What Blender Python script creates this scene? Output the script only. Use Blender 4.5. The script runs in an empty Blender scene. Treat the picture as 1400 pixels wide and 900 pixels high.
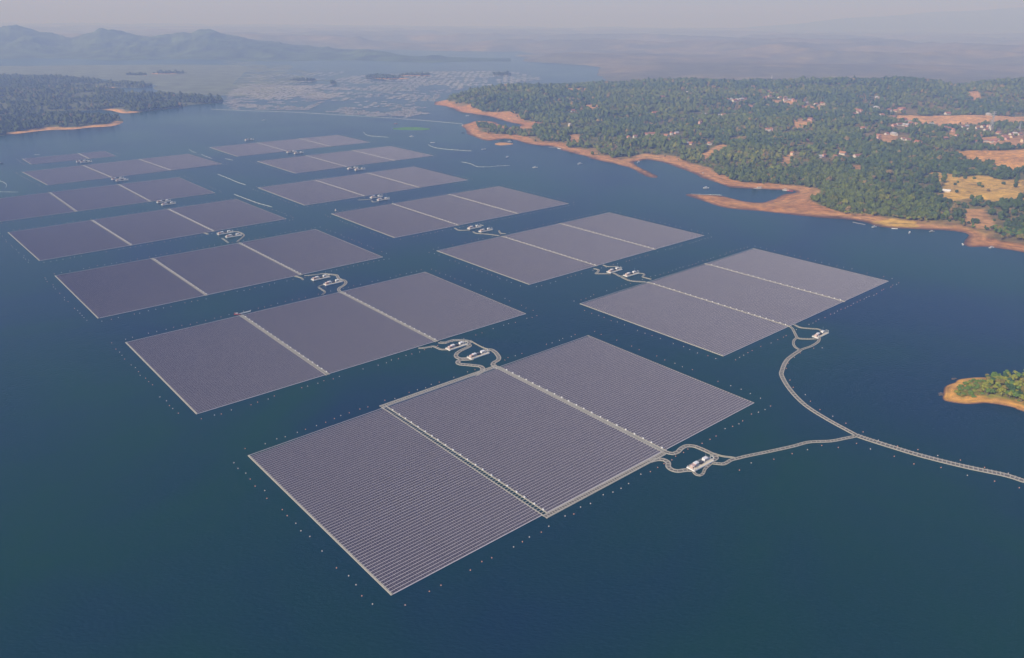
import bpy, math, random
import numpy as np
from mathutils import Matrix, Vector

random.seed(7)
rng = np.random.default_rng(11)
S = bpy.context.scene
COL = S.collection
R = math.radians

# ------------------------------------------------------------------ camera model
CAM_H = 350.0
F_PX = 1050.1356
PITCH = R(22.04228)
ROLL = R(0.42574)
_fw = np.array([0, math.cos(PITCH), -math.sin(PITCH)])
_rt0 = np.array([1.0, 0, 0])
_up0 = np.cross(_rt0, _fw)
_rt = math.cos(ROLL) * _rt0 + math.sin(ROLL) * _up0
_up = -math.sin(ROLL) * _rt0 + math.cos(ROLL) * _up0


def ray(x, y):
    return _fw + ((x - 700) / F_PX) * _rt - ((y - 450) / F_PX) * _up


def U(x, y, z=0.0):
    """a spot in the photograph to the place on the level z where it stands"""
    d = ray(x, y)
    t = (z - CAM_H) / d[2]
    return np.array([d[0] * t, d[1] * t])


def UL(pts, z=0.0):
    return np.array([U(x, y, z) for x, y in pts])


def PX(P):
    """world points (n,3) to photo pixels (used for culling what is out of sight)"""
    d = np.asarray(P, float) - np.array([0, 0, CAM_H])
    z = d @ _fw
    return 700 + F_PX * (d @ _rt) / z, 450 - F_PX * (d @ _up) / z


cam_d = bpy.data.cameras.new('camera')
cam = bpy.data.objects.new('camera', cam_d)
COL.objects.link(cam)
cam_d.sensor_width = 36
cam_d.lens = F_PX / 1400 * 36
cam_d.clip_start = 1
cam_d.clip_end = 80000
cam.matrix_world = Matrix(((_rt[0], _up[0], -_fw[0], 0), (_rt[1], _up[1], -_fw[1], 0),
                           (_rt[2], _up[2], -_fw[2], CAM_H), (0, 0, 0, 1)))
S.camera = cam

# ------------------------------------------------------------------ light
SUN_AZ = math.atan2(-0.72, -0.62)      # compass angle from +Y towards +X
SUN_EL = R(31)
sd = np.array([math.sin(SUN_AZ) * math.cos(SUN_EL), math.cos(SUN_AZ) * math.cos(SUN_EL), math.sin(SUN_EL)])
w = bpy.data.worlds.new('World')
S.world = w
w.use_nodes = True
nt = w.node_tree
bg = nt.nodes['Background']
sky = nt.nodes.new('ShaderNodeTexSky')
sky.sky_type = 'NISHITA'
sky.sun_disc = False
sky.sun_elevation = SUN_EL
sky.sun_rotation = SUN_AZ % (2 * math.pi)
sky.altitude = 300
sky.air_density = 1.0
sky.dust_density = 1.0
sky.ozone_density = 5.0
tint = nt.nodes.new('ShaderNodeMix')
tint.data_type = 'RGBA'
tint.blend_type = 'MULTIPLY'
tint.inputs['Factor'].default_value = 1
tint.inputs['B'].default_value = (0.56, 0.66, 1.12, 1)
nt.links.new(sky.outputs[0], tint.inputs['A'])
nt.links.new(tint.outputs['Result'], bg.inputs[0])
bg.inputs[1].default_value = 0.12
sl = bpy.data.lights.new('sun', 'SUN')
sl.energy = 5.0
sl.angle = R(0.6)
sl.color = (1.0, 0.93, 0.875)
so = bpy.data.objects.new('sun', sl)
COL.objects.link(so)
so.rotation_euler = Vector(-sd).to_track_quat('-Z', 'Y').to_euler()
so.location = (0, 0, 900)
S.view_settings.view_transform = 'Standard'
S.view_settings.look = 'None'
S.view_settings.exposure = 0.10
S.view_settings.gamma = 1
S.cycles.use_denoising = True
S.cycles.max_bounces = 6
S.cycles.volume_bounces = 0
S.cycles.caustics_reflective = False
S.cycles.caustics_refractive = False


# ------------------------------------------------------------------ materials
def mat(name, col, rough=0.8, spec=0.3, metal=0.0, noise=0.0, nscale=0.5, attr=None, dark=None):
    m = bpy.data.materials.new(name)
    m.use_nodes = True
    n = m.node_tree
    b = n.nodes['Principled BSDF']
    b.inputs['Base Color'].default_value = (*col, 1)
    b.inputs['Roughness'].default_value = rough
    b.inputs['Specular IOR Level'].default_value = spec
    b.inputs['Metallic'].default_value = metal
    if attr or noise:
        src = None
        if attr:
            a = n.nodes.new('ShaderNodeAttribute')
            a.attribute_name = attr
            src = a.outputs['Color']
        if noise:
            tc = n.nodes.new('ShaderNodeNewGeometry')
            tx = n.nodes.new('ShaderNodeTexNoise')
            tx.inputs['Scale'].default_value = nscale
            tx.inputs['Detail'].default_value = 5
            n.links.new(tc.outputs['Position'], tx.inputs['Vector'])
            mr = n.nodes.new('ShaderNodeMapRange')
            mr.inputs['From Min'].default_value = 0.3
            mr.inputs['From Max'].default_value = 0.7
            mr.inputs['To Min'].default_value = 1 - noise
            mr.inputs['To Max'].default_value = 1 + noise
            n.links.new(tx.outputs['Fac'], mr.inputs['Value'])
            mx = n.nodes.new('ShaderNodeMix')
            mx.data_type = 'RGBA'
            mx.blend_type = 'MULTIPLY'
            mx.inputs['Factor'].default_value = 1
            if src is not None:
                n.links.new(src, mx.inputs['A'])
            else:
                mx.inputs['A'].default_value = (*col, 1)
            n.links.new(mr.outputs['Result'], mx.inputs['B'])
            src = mx.outputs['Result']
        n.links.new(src, b.inputs['Base Color'])
    return m


M = {}
M['float'] = mat('pale_float_plastic', (0.43, 0.40, 0.31), 0.55, noise=0.12, nscale=0.35)
M['row_float'] = mat('row_walkway_plastic', (0.56, 0.52, 0.51), 0.5, noise=0.08, nscale=0.3)
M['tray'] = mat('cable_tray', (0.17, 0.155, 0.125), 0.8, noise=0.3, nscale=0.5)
M['edge'] = mat('edge_float_plastic', (0.46, 0.43, 0.33), 0.5, noise=0.08, nscale=0.2)
M['white'] = mat('white_paint', (0.80, 0.79, 0.75), 0.4)
M['cream'] = mat('cream_paint', (0.70, 0.63, 0.46), 0.5, noise=0.1, nscale=0.6)
M['pink'] = mat('faded_pink_paint', (0.62, 0.42, 0.35), 0.5)
M['grey'] = mat('grey_steel', (0.12, 0.13, 0.13), 0.5, metal=0.3)
M['darkgrey'] = mat('dark_steel', (0.035, 0.04, 0.045), 0.5)
M['mast'] = mat('galvanised_steel', (0.45, 0.45, 0.45), 0.4, metal=0.6)
M['buoy'] = mat('orange_buoy_plastic', (0.62, 0.30, 0.20), 0.4)
M['buoy2'] = mat('white_buoy_plastic', (0.58, 0.50, 0.46), 0.4)
M['boom'] = mat('boom_tube', (0.62, 0.66, 0.62), 0.5)
M['wood'] = mat('weathered_bamboo', (0.40, 0.385, 0.38), 0.85, noise=0.2, nscale=0.1)
M['net'] = mat('dark_net', (0.05, 0.06, 0.06), 0.9)
M['tin'] = mat('tin_roof', (0.46, 0.44, 0.43), 0.5, noise=0.2, nscale=0.2)
M['rust'] = mat('rusty_tin', (0.42, 0.20, 0.10), 0.7, noise=0.2, nscale=0.2)
M['tile'] = mat('red_clay_tile', (0.36, 0.15, 0.09), 0.8, noise=0.2, nscale=0.3)
M['oldtile'] = mat('brown_clay_tile', (0.30, 0.14, 0.09), 0.85, noise=0.25, nscale=0.3)
M['hutgrey'] = mat('weathered_boards', (0.42, 0.40, 0.38), 0.85)
M['tin2'] = mat('dull_tin', (0.30, 0.29, 0.30), 0.6, noise=0.3, nscale=0.05)
M['wallw'] = mat('whitewash', (0.58, 0.54, 0.48), 0.8)
M['wallc'] = mat('cream_plaster', (0.62, 0.50, 0.34), 0.8)
M['wallp'] = mat('pink_plaster', (0.60, 0.38, 0.32), 0.8)
M['bluep'] = mat('blue_paint', (0.06, 0.16, 0.36), 0.4)
M['redp'] = mat('red_paint', (0.45, 0.06, 0.04), 0.4)
M['trunk'] = mat('bark', (0.16, 0.11, 0.075), 0.9)
M['rock'] = mat('dark_rock', (0.12, 0.095, 0.075), 0.9, noise=0.3, nscale=1.0)
M['forest'] = mat('forest_foliage', (0.05, 0.08, 0.03), 0.75, 0.2, noise=0.30, nscale=0.55, attr='Col')
M['hyacinth'] = mat('water_hyacinth', (0.17, 0.19, 0.12), 0.8, noise=0.35, nscale=0.01)
M['hyacinth_near'] = mat('bright_water_hyacinth', (0.10, 0.24, 0.04), 0.8, noise=0.3, nscale=0.05)
M['mountain'] = mat('mountain_forest', (0.075, 0.105, 0.045), 0.9, 0.1, noise=0.7, nscale=0.005)
M['farland'] = mat('far_land_cover', (0.10, 0.10, 0.05), 0.9, 0.1, noise=0.25, nscale=0.01, attr='Col')
LEAF = [mat('leaf_mid_green', (0.115, 0.190, 0.022), 0.6, 0.3, noise=0.25, nscale=0.8),
        mat('leaf_yellow_green', (0.25, 0.26, 0.022), 0.6, 0.3, noise=0.25, nscale=0.8),
        mat('leaf_olive', (0.22, 0.18, 0.03), 0.65, 0.3, noise=0.25, nscale=0.8),
        mat('leaf_dark_green', (0.048, 0.100, 0.026), 0.6, 0.3, noise=0.25, nscale=0.8)]


def soil_material():
    """bare reservoir bed and ground cover: the cover colour per spot, with strand lines that follow the levels"""
    m = bpy.data.materials.new('shore_soil')
    m.use_nodes = True
    n = m.node_tree
    b = n.nodes['Principled BSDF']
    b.inputs['Roughness'].default_value = 0.9
    b.inputs['Specular IOR Level'].default_value = 0.15
    a = n.nodes.new('ShaderNodeAttribute')
    a.attribute_name = 'Col'
    g = n.nodes.new('ShaderNodeNewGeometry')
    mp = n.nodes.new('ShaderNodeMapping')
    mp.inputs['Scale'].default_value = (0.02, 0.02, 2.2)
    n.links.new(g.outputs['Position'], mp.inputs['Vector'])
    t1 = n.nodes.new('ShaderNodeTexNoise')
    t1.inputs['Scale'].default_value = 1.0
    t1.inputs['Detail'].default_value = 4
    n.links.new(mp.outputs[0], t1.inputs['Vector'])
    t2 = n.nodes.new('ShaderNodeTexNoise')
    t2.inputs['Scale'].default_value = 0.07
    t2.inputs['Detail'].default_value = 7
    n.links.new(g.outputs['Position'], t2.inputs['Vector'])
    add = n.nodes.new('ShaderNodeMath')
    add.operation = 'ADD'
    n.links.new(t1.outputs['Fac'], add.inputs[0])
    n.links.new(t2.outputs['Fac'], add.inputs[1])
    mr = n.nodes.new('ShaderNodeMapRange')
    mr.inputs['From Min'].default_value = 0.7
    mr.inputs['From Max'].default_value = 1.3
    mr.inputs['To Min'].default_value = 0.5
    mr.inputs['To Max'].default_value = 1.4
    n.links.new(add.outputs[0], mr.inputs['Value'])
    mx = n.nodes.new('ShaderNodeMix')
    mx.data_type = 'RGBA'
    mx.blend_type = 'MULTIPLY'
    mx.inputs['Factor'].default_value = 1
    n.links.new(a.outputs['Color'], mx.inputs['A'])
    n.links.new(mr.outputs['Result'], mx.inputs['B'])
    n.links.new(mx.outputs['Result'], b.inputs['Base Color'])
    bp = n.nodes.new('ShaderNodeBump')
    bp.inputs['Strength'].default_value = 0.5
    bp.inputs['Distance'].default_value = 1.5
    n.links.new(t2.outputs['Fac'], bp.inputs['Height'])
    n.links.new(bp.outputs[0], b.inputs['Normal'])
    return m


M['soil'] = soil_material()


def panel_material():
    """dark framed glass modules: thin pale frame lines every 2.1 m along a row"""
    m = bpy.data.materials.new('solar_glass')
    m.use_nodes = True
    n = m.node_tree
    b = n.nodes['Principled BSDF']
    tc = n.nodes.new('ShaderNodeTexCoord')
    sx = n.nodes.new('ShaderNodeSeparateXYZ')
    n.links.new(tc.outputs['Object'], sx.inputs[0])
    md = n.nodes.new('ShaderNodeMath')
    md.operation = 'WRAP'
    md.inputs[1].default_value = 0
    md.inputs[2].default_value = 2.1
    n.links.new(sx.outputs['X'], md.inputs[0])
    gt = n.nodes.new('ShaderNodeMath')
    gt.operation = 'GREATER_THAN'
    gt.inputs[1].default_value = 1.9
    n.links.new(md.outputs[0], gt.inputs[0])
    tx = n.nodes.new('ShaderNodeTexNoise')
    tx.inputs['Scale'].default_value = 0.03
    tx.inputs['Detail'].default_value = 3
    n.links.new(tc.outputs['Object'], tx.inputs['Vector'])
    cr = n.nodes.new('ShaderNodeMix')
    cr.data_type = 'RGBA'
    cr.inputs['A'].default_value = (0.026, 0.018, 0.032, 1)
    cr.inputs['B'].default_value = (0.052, 0.039, 0.056, 1)
    n.links.new(tx.outputs['Fac'], cr.inputs['Factor'])
    mx = n.nodes.new('ShaderNodeMix')
    mx.data_type = 'RGBA'
    n.links.new(gt.outputs[0], mx.inputs['Factor'])
    n.links.new(cr.outputs['Result'], mx.inputs['A'])
    mx.inputs['B'].default_value = (0.24, 0.23, 0.26, 1)
    n.links.new(mx.outputs['Result'], b.inputs['Base Color'])
    b.inputs['Roughness'].default_value = 0.28
    b.inputs['Specular IOR Level'].default_value = 0.5
    return m


M['panel'] = panel_material()


def water_material():
    m = bpy.data.materials.new('reservoir_water')
    m.use_nodes = True
    n = m.node_tree
    b = n.nodes['Principled BSDF']
    b.inputs['IOR'].default_value = 1.333
    b.inputs['Specular IOR Level'].default_value = 0.17
    b.inputs['Specular Tint'].default_value = (0.32, 0.66, 1.0, 1)
    g = n.nodes.new('ShaderNodeNewGeometry')
    tl = n.nodes.new('ShaderNodeTexNoise')
    tl.inputs['Scale'].default_value = 0.0032
    tl.inputs['Detail'].default_value = 6
    tl.inputs['Distortion'].default_value = 0.8
    n.links.new(g.outputs['Position'], tl.inputs['Vector'])
    mr = n.nodes.new('ShaderNodeMapRange')
    mr.inputs['From Min'].default_value = 0.35
    mr.inputs['From Max'].default_value = 0.65
    n.links.new(tl.outputs['Fac'], mr.inputs['Value'])
    mx = n.nodes.new('ShaderNodeMix')
    mx.data_type = 'RGBA'
    mx.inputs['A'].default_value = (0.0015, 0.043, 0.028, 1)
    mx.inputs['B'].default_value = (0.0018, 0.027, 0.056, 1)
    n.links.new(mr.outputs['Result'], mx.inputs['Factor'])
    n.links.new(mx.outputs['Result'], b.inputs['Base Color'])
    m2 = n.nodes.new('ShaderNodeMapRange')
    m2.inputs['To Min'].default_value = 0.18
    m2.inputs['To Max'].default_value = 0.26
    n.links.new(tl.outputs['Fac'], m2.inputs['Value'])
    n.links.new(m2.outputs['Result'], b.inputs['Roughness'])
    tw = n.nodes.new('ShaderNodeTexNoise')
    tw.inputs['Scale'].default_value = 0.28
    tw.inputs['Detail'].default_value = 3
    mp = n.nodes.new('ShaderNodeMapping')
    mp.inputs['Rotation'].default_value = (0, 0, 0.5)
    mp.inputs['Scale'].default_value = (1, 1.8, 1)
    n.links.new(g.outputs['Position'], mp.inputs['Vector'])
    n.links.new(mp.outputs[0], tw.inputs['Vector'])
    bp = n.nodes.new('ShaderNodeBump')
    bp.inputs['Strength'].default_value = 0.35
    bp.inputs['Distance'].default_value = 0.5
    n.links.new(tw.outputs['Fac'], bp.inputs['Height'])
    st = n.nodes.new('ShaderNodeMapRange')
    st.inputs['From Min'].default_value = 0.35
    st.inputs['From Max'].default_value = 0.68
    st.inputs['To Min'].default_value = 0.12
    st.inputs['To Max'].default_value = 0.55
    n.links.new(tl.outputs['Fac'], st.inputs['Value'])
    n.links.new(st.outputs['Result'], bp.inputs['Strength'])
    n.links.new(bp.outputs[0], b.inputs['Normal'])
    return m


M['water'] = water_material()


# ------------------------------------------------------------------ mesh helpers
class MB:
    def __init__(s):
        s.v, s.f, s.m = [], [], []

    def quad(s, a, b, c, d, mi=0):
        k = len(s.v)
        s.v += [a, b, c, d]
        s.f.append((k, k + 1, k + 2, k + 3))
        s.m.append(mi)

    def box(s, x0, x1, y0, y1, z0, z1, mi=0, bottom=False):
        k = len(s.v)
        s.v += [(x0, y0, z0), (x1, y0, z0), (x1, y1, z0), (x0, y1, z0), (x0, y0, z1), (x1, y0, z1), (x1, y1, z1), (x0, y1, z1)]
        fs = [(4, 5, 6, 7), (0, 1, 5, 4), (1, 2, 6, 5), (2, 3, 7, 6), (3, 0, 4, 7)]
        if bottom:
            fs.append((3, 2, 1, 0))
        for f in fs:
            s.f.append(tuple(k + i for i in f))
            s.m.append(mi)

    def tube(s, pts, rad, n=6, mi=0, cap=True):
        pts = [Vector(p) for p in pts]
        rads = rad if isinstance(rad, (list, tuple)) else [rad] * len(pts)
        k = len(s.v)
        for i, p in enumerate(pts):
            t = (pts[min(i + 1, len(pts) - 1)] - pts[max(i - 1, 0)]).normalized()
            a = t.cross(Vector((0, 0, 1)) if abs(t.z) < 0.9 else Vector((1, 0, 0))).normalized()
            b = t.cross(a)
            for j in range(n):
                q = 2 * math.pi * j / n
                s.v.append(tuple(p + rads[i] * (math.cos(q) * a + math.sin(q) * b)))
        for i in range(len(pts) - 1):
            for j in range(n):
                s.f.append((k + i * n + j, k + i * n + (j + 1) % n, k + (i + 1) * n + (j + 1) % n, k + (i + 1) * n + j))
                s.m.append(mi)
        if cap:
            s.f.append(tuple(k + j for j in range(n))[::-1])
            s.m.append(mi)
            s.f.append(tuple(k + (len(pts) - 1) * n + j for j in range(n)))
            s.m.append(mi)

    def lathe(s, prof, n=10, mi=0, c=(0, 0)):
        k = len(s.v)
        for r, z in prof:
            for j in range(n):
                q = 2 * math.pi * j / n
                s.v.append((c[0] + r * math.cos(q), c[1] + r * math.sin(q), z))
        for i in range(len(prof) - 1):
            for j in range(n):
                s.f.append((k + i * n + j, k + i * n + (j + 1) % n, k + (i + 1) * n + (j + 1) % n, k + (i + 1) * n + j))
                s.m.append(mi)

    def data(s, name, mats, smooth=False):
        me = bpy.data.meshes.new(name)
        me.from_pydata(s.v, [], s.f)
        for m_ in (mats if isinstance(mats, (list, tuple)) else [mats]):
            me.materials.append(m_)
        me.polygons.foreach_set('material_index', s.m)
        if smooth:
            me.polygons.foreach_set('use_smooth', [True] * len(s.f))
        me.update()
        return me

    def build(s, name, mats, parent=None, smooth=False):
        return link(name, s.data(name, mats, smooth), parent)


def link(name, me, parent=None):
    o = bpy.data.objects.new(name, me)
    COL.objects.link(o)
    o.parent = parent
    return o


def empty(name, loc=(0, 0, 0), rz=0.0):
    o = bpy.data.objects.new(name, None)
    COL.objects.link(o)
    o.empty_display_size = 1
    o.location = loc
    o.rotation_euler = (0, 0, rz)
    return o


def tag(o, label=None, cat=None, group=None, kind=None):
    if label:
        o['label'] = label
    if cat:
        o['category'] = cat
    if group:
        o['group'] = group
    if kind:
        o['kind'] = kind
    return o


def dup(root, loc, rz=None, scale=None):
    r = root.copy()
    COL.objects.link(r)
    r.location = loc
    if rz is not None:
        r.rotation_euler = (0, 0, rz)
    if scale is not None:
        r.scale = scale
    for ch in root.children:
        c = ch.copy()
        COL.objects.link(c)
        c.parent = r
        for g in ch.children:
            d = g.copy()
            COL.objects.link(d)
            d.parent = c
    return r


def mesh_np(name, V, F, mats, colors=None, smooth=False, matidx=None):
    """V (n,3); F (k,3) or (k,4) numpy"""
    me = bpy.data.meshes.new(name)
    V = np.ascontiguousarray(V, np.float32)
    F = np.ascontiguousarray(F, np.int32)
    k, c = F.shape
    me.vertices.add(len(V))
    me.vertices.foreach_set('co', V.ravel())
    me.loops.add(k * c)
    me.loops.foreach_set('vertex_index', F.ravel())
    me.polygons.add(k)
    me.polygons.foreach_set('loop_start', np.arange(0, k * c, c, dtype=np.int32))
    for m_ in (mats if isinstance(mats, (list, tuple)) else [mats]):
        me.materials.append(m_)
    if matidx is not None:
        me.polygons.foreach_set('material_index', np.asarray(matidx, np.int32))
    me.polygons.foreach_set('use_smooth', np.full(k, smooth, bool))
    me.update(calc_edges=True)
    if colors is not None:
        at = me.color_attributes.new('Col', 'FLOAT_COLOR', 'POINT')
        cc = np.ones((len(V), 4), np.float32)
        cc[:, :3] = colors
        at.data.foreach_set('color', cc.ravel())
    return me


# ------------------------------------------------------------------ noise
_perm = rng.random((256, 256))


def vnoise(x, y):
    xi = np.floor(x).astype(int)
    yi = np.floor(y).astype(int)
    fx = x - xi
    fy = y - yi
    fx = fx * fx * (3 - 2 * fx)
    fy = fy * fy * (3 - 2 * fy)
    a = _perm[xi % 256, yi % 256]
    b = _perm[(xi + 1) % 256, yi % 256]
    c = _perm[xi % 256, (yi + 1) % 256]
    d = _perm[(xi + 1) % 256, (yi + 1) % 256]
    return a * (1 - fx) * (1 - fy) + b * fx * (1 - fy) + c * (1 - fx) * fy + d * fx * fy


def fbm(x, y, s, o=4):
    r = 0
    a = 0.5
    t = 0
    for i in range(o):
        r = r + a * vnoise(x / s + 17.3 * i, y / s + 9.1 * i)
        t += a
        a *= 0.5
        s *= 0.5
    return r / t


def sstep(a, b, x):
    t = np.clip((x - a) / (b - a), 0, 1)
    return t * t * (3 - 2 * t)


def inside(poly, x, y):
    r = np.zeros(x.shape, bool)
    n = len(poly)
    for i in range(n):
        x0, y0 = poly[i]
        x1, y1 = poly[(i + 1) % n]
        if y0 == y1:
            continue
        c = ((y0 > y) != (y1 > y)) & (x < (x1 - x0) * (y - y0) / (y1 - y0) + x0)
        r ^= c
    return r


def sdist(poly, x, y):
    """distance to the outline, positive inside"""
    d2 = np.full(x.shape, 1e18)
    n = len(poly)
    for i in range(n):
        ax, ay = poly[i]
        bx, by = poly[(i + 1) % n]
        dx, dy = bx - ax, by - ay
        L = dx * dx + dy * dy + 1e-9
        t = np.clip(((x - ax) * dx + (y - ay) * dy) / L, 0, 1)
        d2 = np.minimum(d2, (x - ax - t * dx) ** 2 + (y - ay - t * dy) ** 2)
    return np.where(inside(poly, x, y), 1, -1) * np.sqrt(d2)


def smooth_line(P, step, closed=False):
    """Catmull-Rom through world points, resampled about every step metres"""
    P = np.asarray(P, float)
    n = len(P)
    out = []
    rngi = range(n if closed else n - 1)
    for i in rngi:
        p0 = P[(i - 1) % n] if closed or i > 0 else 2 * P[0] - P[1]
        p1 = P[i]
        p2 = P[(i + 1) % n]
        p3 = P[(i + 2) % n] if closed or i < n - 2 else 2 * P[-1] - P[-2]
        k = max(2, int(np.linalg.norm(p2 - p1) / step))
        for t in np.arange(k) / k:
            out.append(0.5 * (2 * p1 + (p2 - p0) * t + (2 * p0 - 5 * p1 + 4 * p2 - p3) * t * t + (3 * p1 - p0 - 3 * p2 + p3) * t ** 3))
    if not closed:
        out.append(P[-1])
    return np.array(out)


# ================================================================== WATER, HAZE
wv = [(-36000, -3000, 0), (36000, -3000, 0), (36000, 40000, 0), (-36000, 40000, 0)]
mb = MB()
mb.quad(*wv)
tag(mb.build('water', M['water']), kind='structure')

hz = MB()
hz.box(-36500, 36500, -3500, 40500, -9, 900, bottom=True)
hm = bpy.data.materials.new('haze_air')
hm.use_nodes = True
hn = hm.node_tree
for nd in list(hn.nodes):
    hn.nodes.remove(nd)
ho = hn.nodes.new('ShaderNodeOutputMaterial')
hv = hn.nodes.new('ShaderNodeVolumePrincipled')
hv.inputs['Color'].default_value = (0.37, 0.53, 0.96, 1)
hv.inputs['Absorption Color'].default_value = (1, 1, 1, 1)
hv.inputs['Density'].default_value = 0.00022
hv.inputs['Anisotropy'].default_value = 0.0
hn.links.new(hv.outputs[0], ho.inputs['Volume'])
tag(hz.build('haze', hm), kind='stuff')

# ================================================================== LAND
SOIL = np.array((0.46, 0.195, 0.058))
SOIL_P = np.array((0.60, 0.32, 0.11))
SOIL_W = np.array((0.14, 0.075, 0.05))
GRASS = np.array((0.10, 0.105, 0.035))
FLOOR = np.array((0.16, 0.145, 0.042))
FIELD = np.array((0.66, 0.33, 0.08))
SCRUB = np.array((0.58, 0.35, 0.065))


def land(name, poly, hf, colf, step, bbox, mask=None):
    xs = np.arange(bbox[0], bbox[1] + step, step)
    ys = np.arange(bbox[2], bbox[3] + step, step)
    X, Y = np.meshgrid(xs, ys, indexing='ij')
    sh = X.shape
    d = sdist(poly, X.ravel(), Y.ravel())
    Z = hf(X.ravel(), Y.ravel(), d)
    keep = (d > -step * 3)
    if mask is not None:
        keep &= mask(X.ravel(), Y.ravel())
    Z = np.maximum(Z, -6)
    C = colf(X.ravel(), Y.ravel(), d, Z)
    idx = np.arange(X.size).reshape(sh)
    q = np.stack([idx[:-1, :-1], idx[1:, :-1], idx[1:, 1:], idx[:-1, 1:]], -1).reshape(-1, 4)
    q = q[keep[q].all(1)]
    used = np.unique(q)
    re = np.zeros(X.size, int)
    re[used] = np.arange(len(used))
    V = np.stack([X.ravel(), Y.ravel(), Z], -1)[used]
    o = link(name, mesh_np(name, V, re[q], M['soil'], C[used], smooth=True))
    tag(o, kind='structure')
    return o


# ---------------- right peninsula
shore_px = [(1520, 395), (1450, 362), (1400, 346), (1375, 341), (1345, 338), (1327, 338), (1317, 334), (1320, 327), (1324, 322),
            (1317, 318), (1290, 315), (1262, 314), (1240, 313), (1215, 312), (1195, 308), (1180, 303), (1155, 299.5), (1120, 297),
            (1075, 293), (1030, 288), (1000, 286), (975, 280), (955, 273), (937, 266.5), (950, 265.5), (985, 268), (1000, 271),
            (1020, 275.5), (1040, 277), (1055, 273), (1072, 266), (1088, 263), (1085, 261), (1070, 260), (1050, 259), (1030, 258),
            (1000, 256), (985, 252), (965, 245), (950, 238), (935, 232), (920, 226.5), (905, 221.5), (892, 219.5), (883, 218.5),
            (876, 220.5), (866, 222), (872, 227), (882, 232), (892, 237), (899, 242), (893, 243.3), (884, 241), (873, 235.5), (861, 230),
            (840, 224), (820, 220), (800, 214), (780, 208.5), (767, 205), (753, 200), (734, 199), (716, 195), (704, 191.5), (691, 190),
            (671, 192.5), (659, 191), (648, 187), (639, 182), (635, 176), (632, 171.5), (640, 168.5), (651, 165.5), (671, 166),
            (682, 169.5), (694, 173), (702, 174.5), (712, 171), (694, 167), (680, 162.5), (665, 158.5), (648, 156), (630, 153.5),
            (622, 150), (616, 147.5), (605, 145), (593, 143.3)]
PEN = np.vstack([UL(shore_px), [(-352, 3560), (-250, 3800), (60, 4150), (500, 4900), (4600, 4900), (4600, 2500), (2200, 1000), (1100, 880)]])
PEN = np.vstack([smooth_line(PEN[:len(shore_px)], 14), PEN[len(shore_px):]])

crest_px = np.array([(560, 140), (596, 138), (615, 127), (650, 122), (700, 118.5), (760, 120.5), (800, 119), (860, 115), (900, 112), (940, 110),
                     (1000, 112.5), (1050, 114), (1100, 110), (1150, 109), (1200, 110), (1230, 107), (1260, 109), (1290, 115), (1310, 120),
                     (1330, 117), (1350, 112), (1400, 110), (1500, 108), (1700, 110)], float)


def ridge_y(u):
    return 3650 + 120 * np.sin(u * 9) + 150 * sstep(0.1, 0.3, u)


_cu, _cz = [], []
for x_, y_ in crest_px:
    d_ = ray(x_, y_)
    u_ = d_[0] / d_[1]
    yr_ = float(ridge_y(np.array(u_)))
    _cu.append(u_)
    _cz.append(CAM_H + d_[2] / d_[1] * yr_ - 12)
_cu, _cz = np.array(_cu), np.array(_cz)


def pen_h(x, y, d):
    d = d + (fbm(x + 31, y, 42, 4) - 0.5) * 15 * (np.abs(d) < 60)
    dd = np.maximum(d, 0)
    u = x / np.maximum(y, 1)
    base = 5.5 * (1 - np.exp(-dd / 55)) + 9 * sstep(60, 350, dd) + 8 * sstep(300, 900, dd)
    base = base + (fbm(x, y, 380, 4) - 0.45) * 52 * sstep(50, 320, dd) + (fbm(x + 99, y, 45, 2) - 0.5) * 2.0 * sstep(10, 60, dd)
    yr = ridge_y(u)
    zc = np.interp(u, _cu, _cz)
    s = np.where(y < yr, 560.0, 420.0)
    k = np.exp(-((y - yr) / s) ** 2) * sstep(0, 160, dd)
    h = base * (1 - k) + zc * k
    h = h * (1 - sstep(4100, 4700, y)) - 10 * sstep(4300, 4900, y)
    return np.where(d > 0, h, np.maximum(d * 0.12, -6))


def hit(x, y, poly=None, hf=None, lift=0.0):
    """where the line of sight meets the land"""
    poly = PEN if poly is None else poly
    hf = pen_h if hf is None else hf
    d = ray(x, y)
    t0, t1 = 500.0, 6000.0
    ts = np.arange(t0, t1, 6.0)
    px_, py_, pz_ = d[0] * ts, d[1] * ts, CAM_H + d[2] * ts
    dist = sdist(poly, px_, py_)
    hh = np.maximum(hf(px_, py_, dist), 0) + lift
    below = np.nonzero(pz_ <= hh)[0]
    i = below[0] if len(below) else len(ts) - 1
    return np.array([px_[i], py_[i]]), float(max(hh[i] - lift, 0))


def hit_poly(pts, trees=9.0):
    """a clearing on the land; along its near side the trees in front cover part of it, so it starts nearer"""
    my = np.mean([q_[1] for q_ in pts])
    return np.array([hit(x, y, lift=trees if y > my else 0.0)[0] for x, y in pts])


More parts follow.
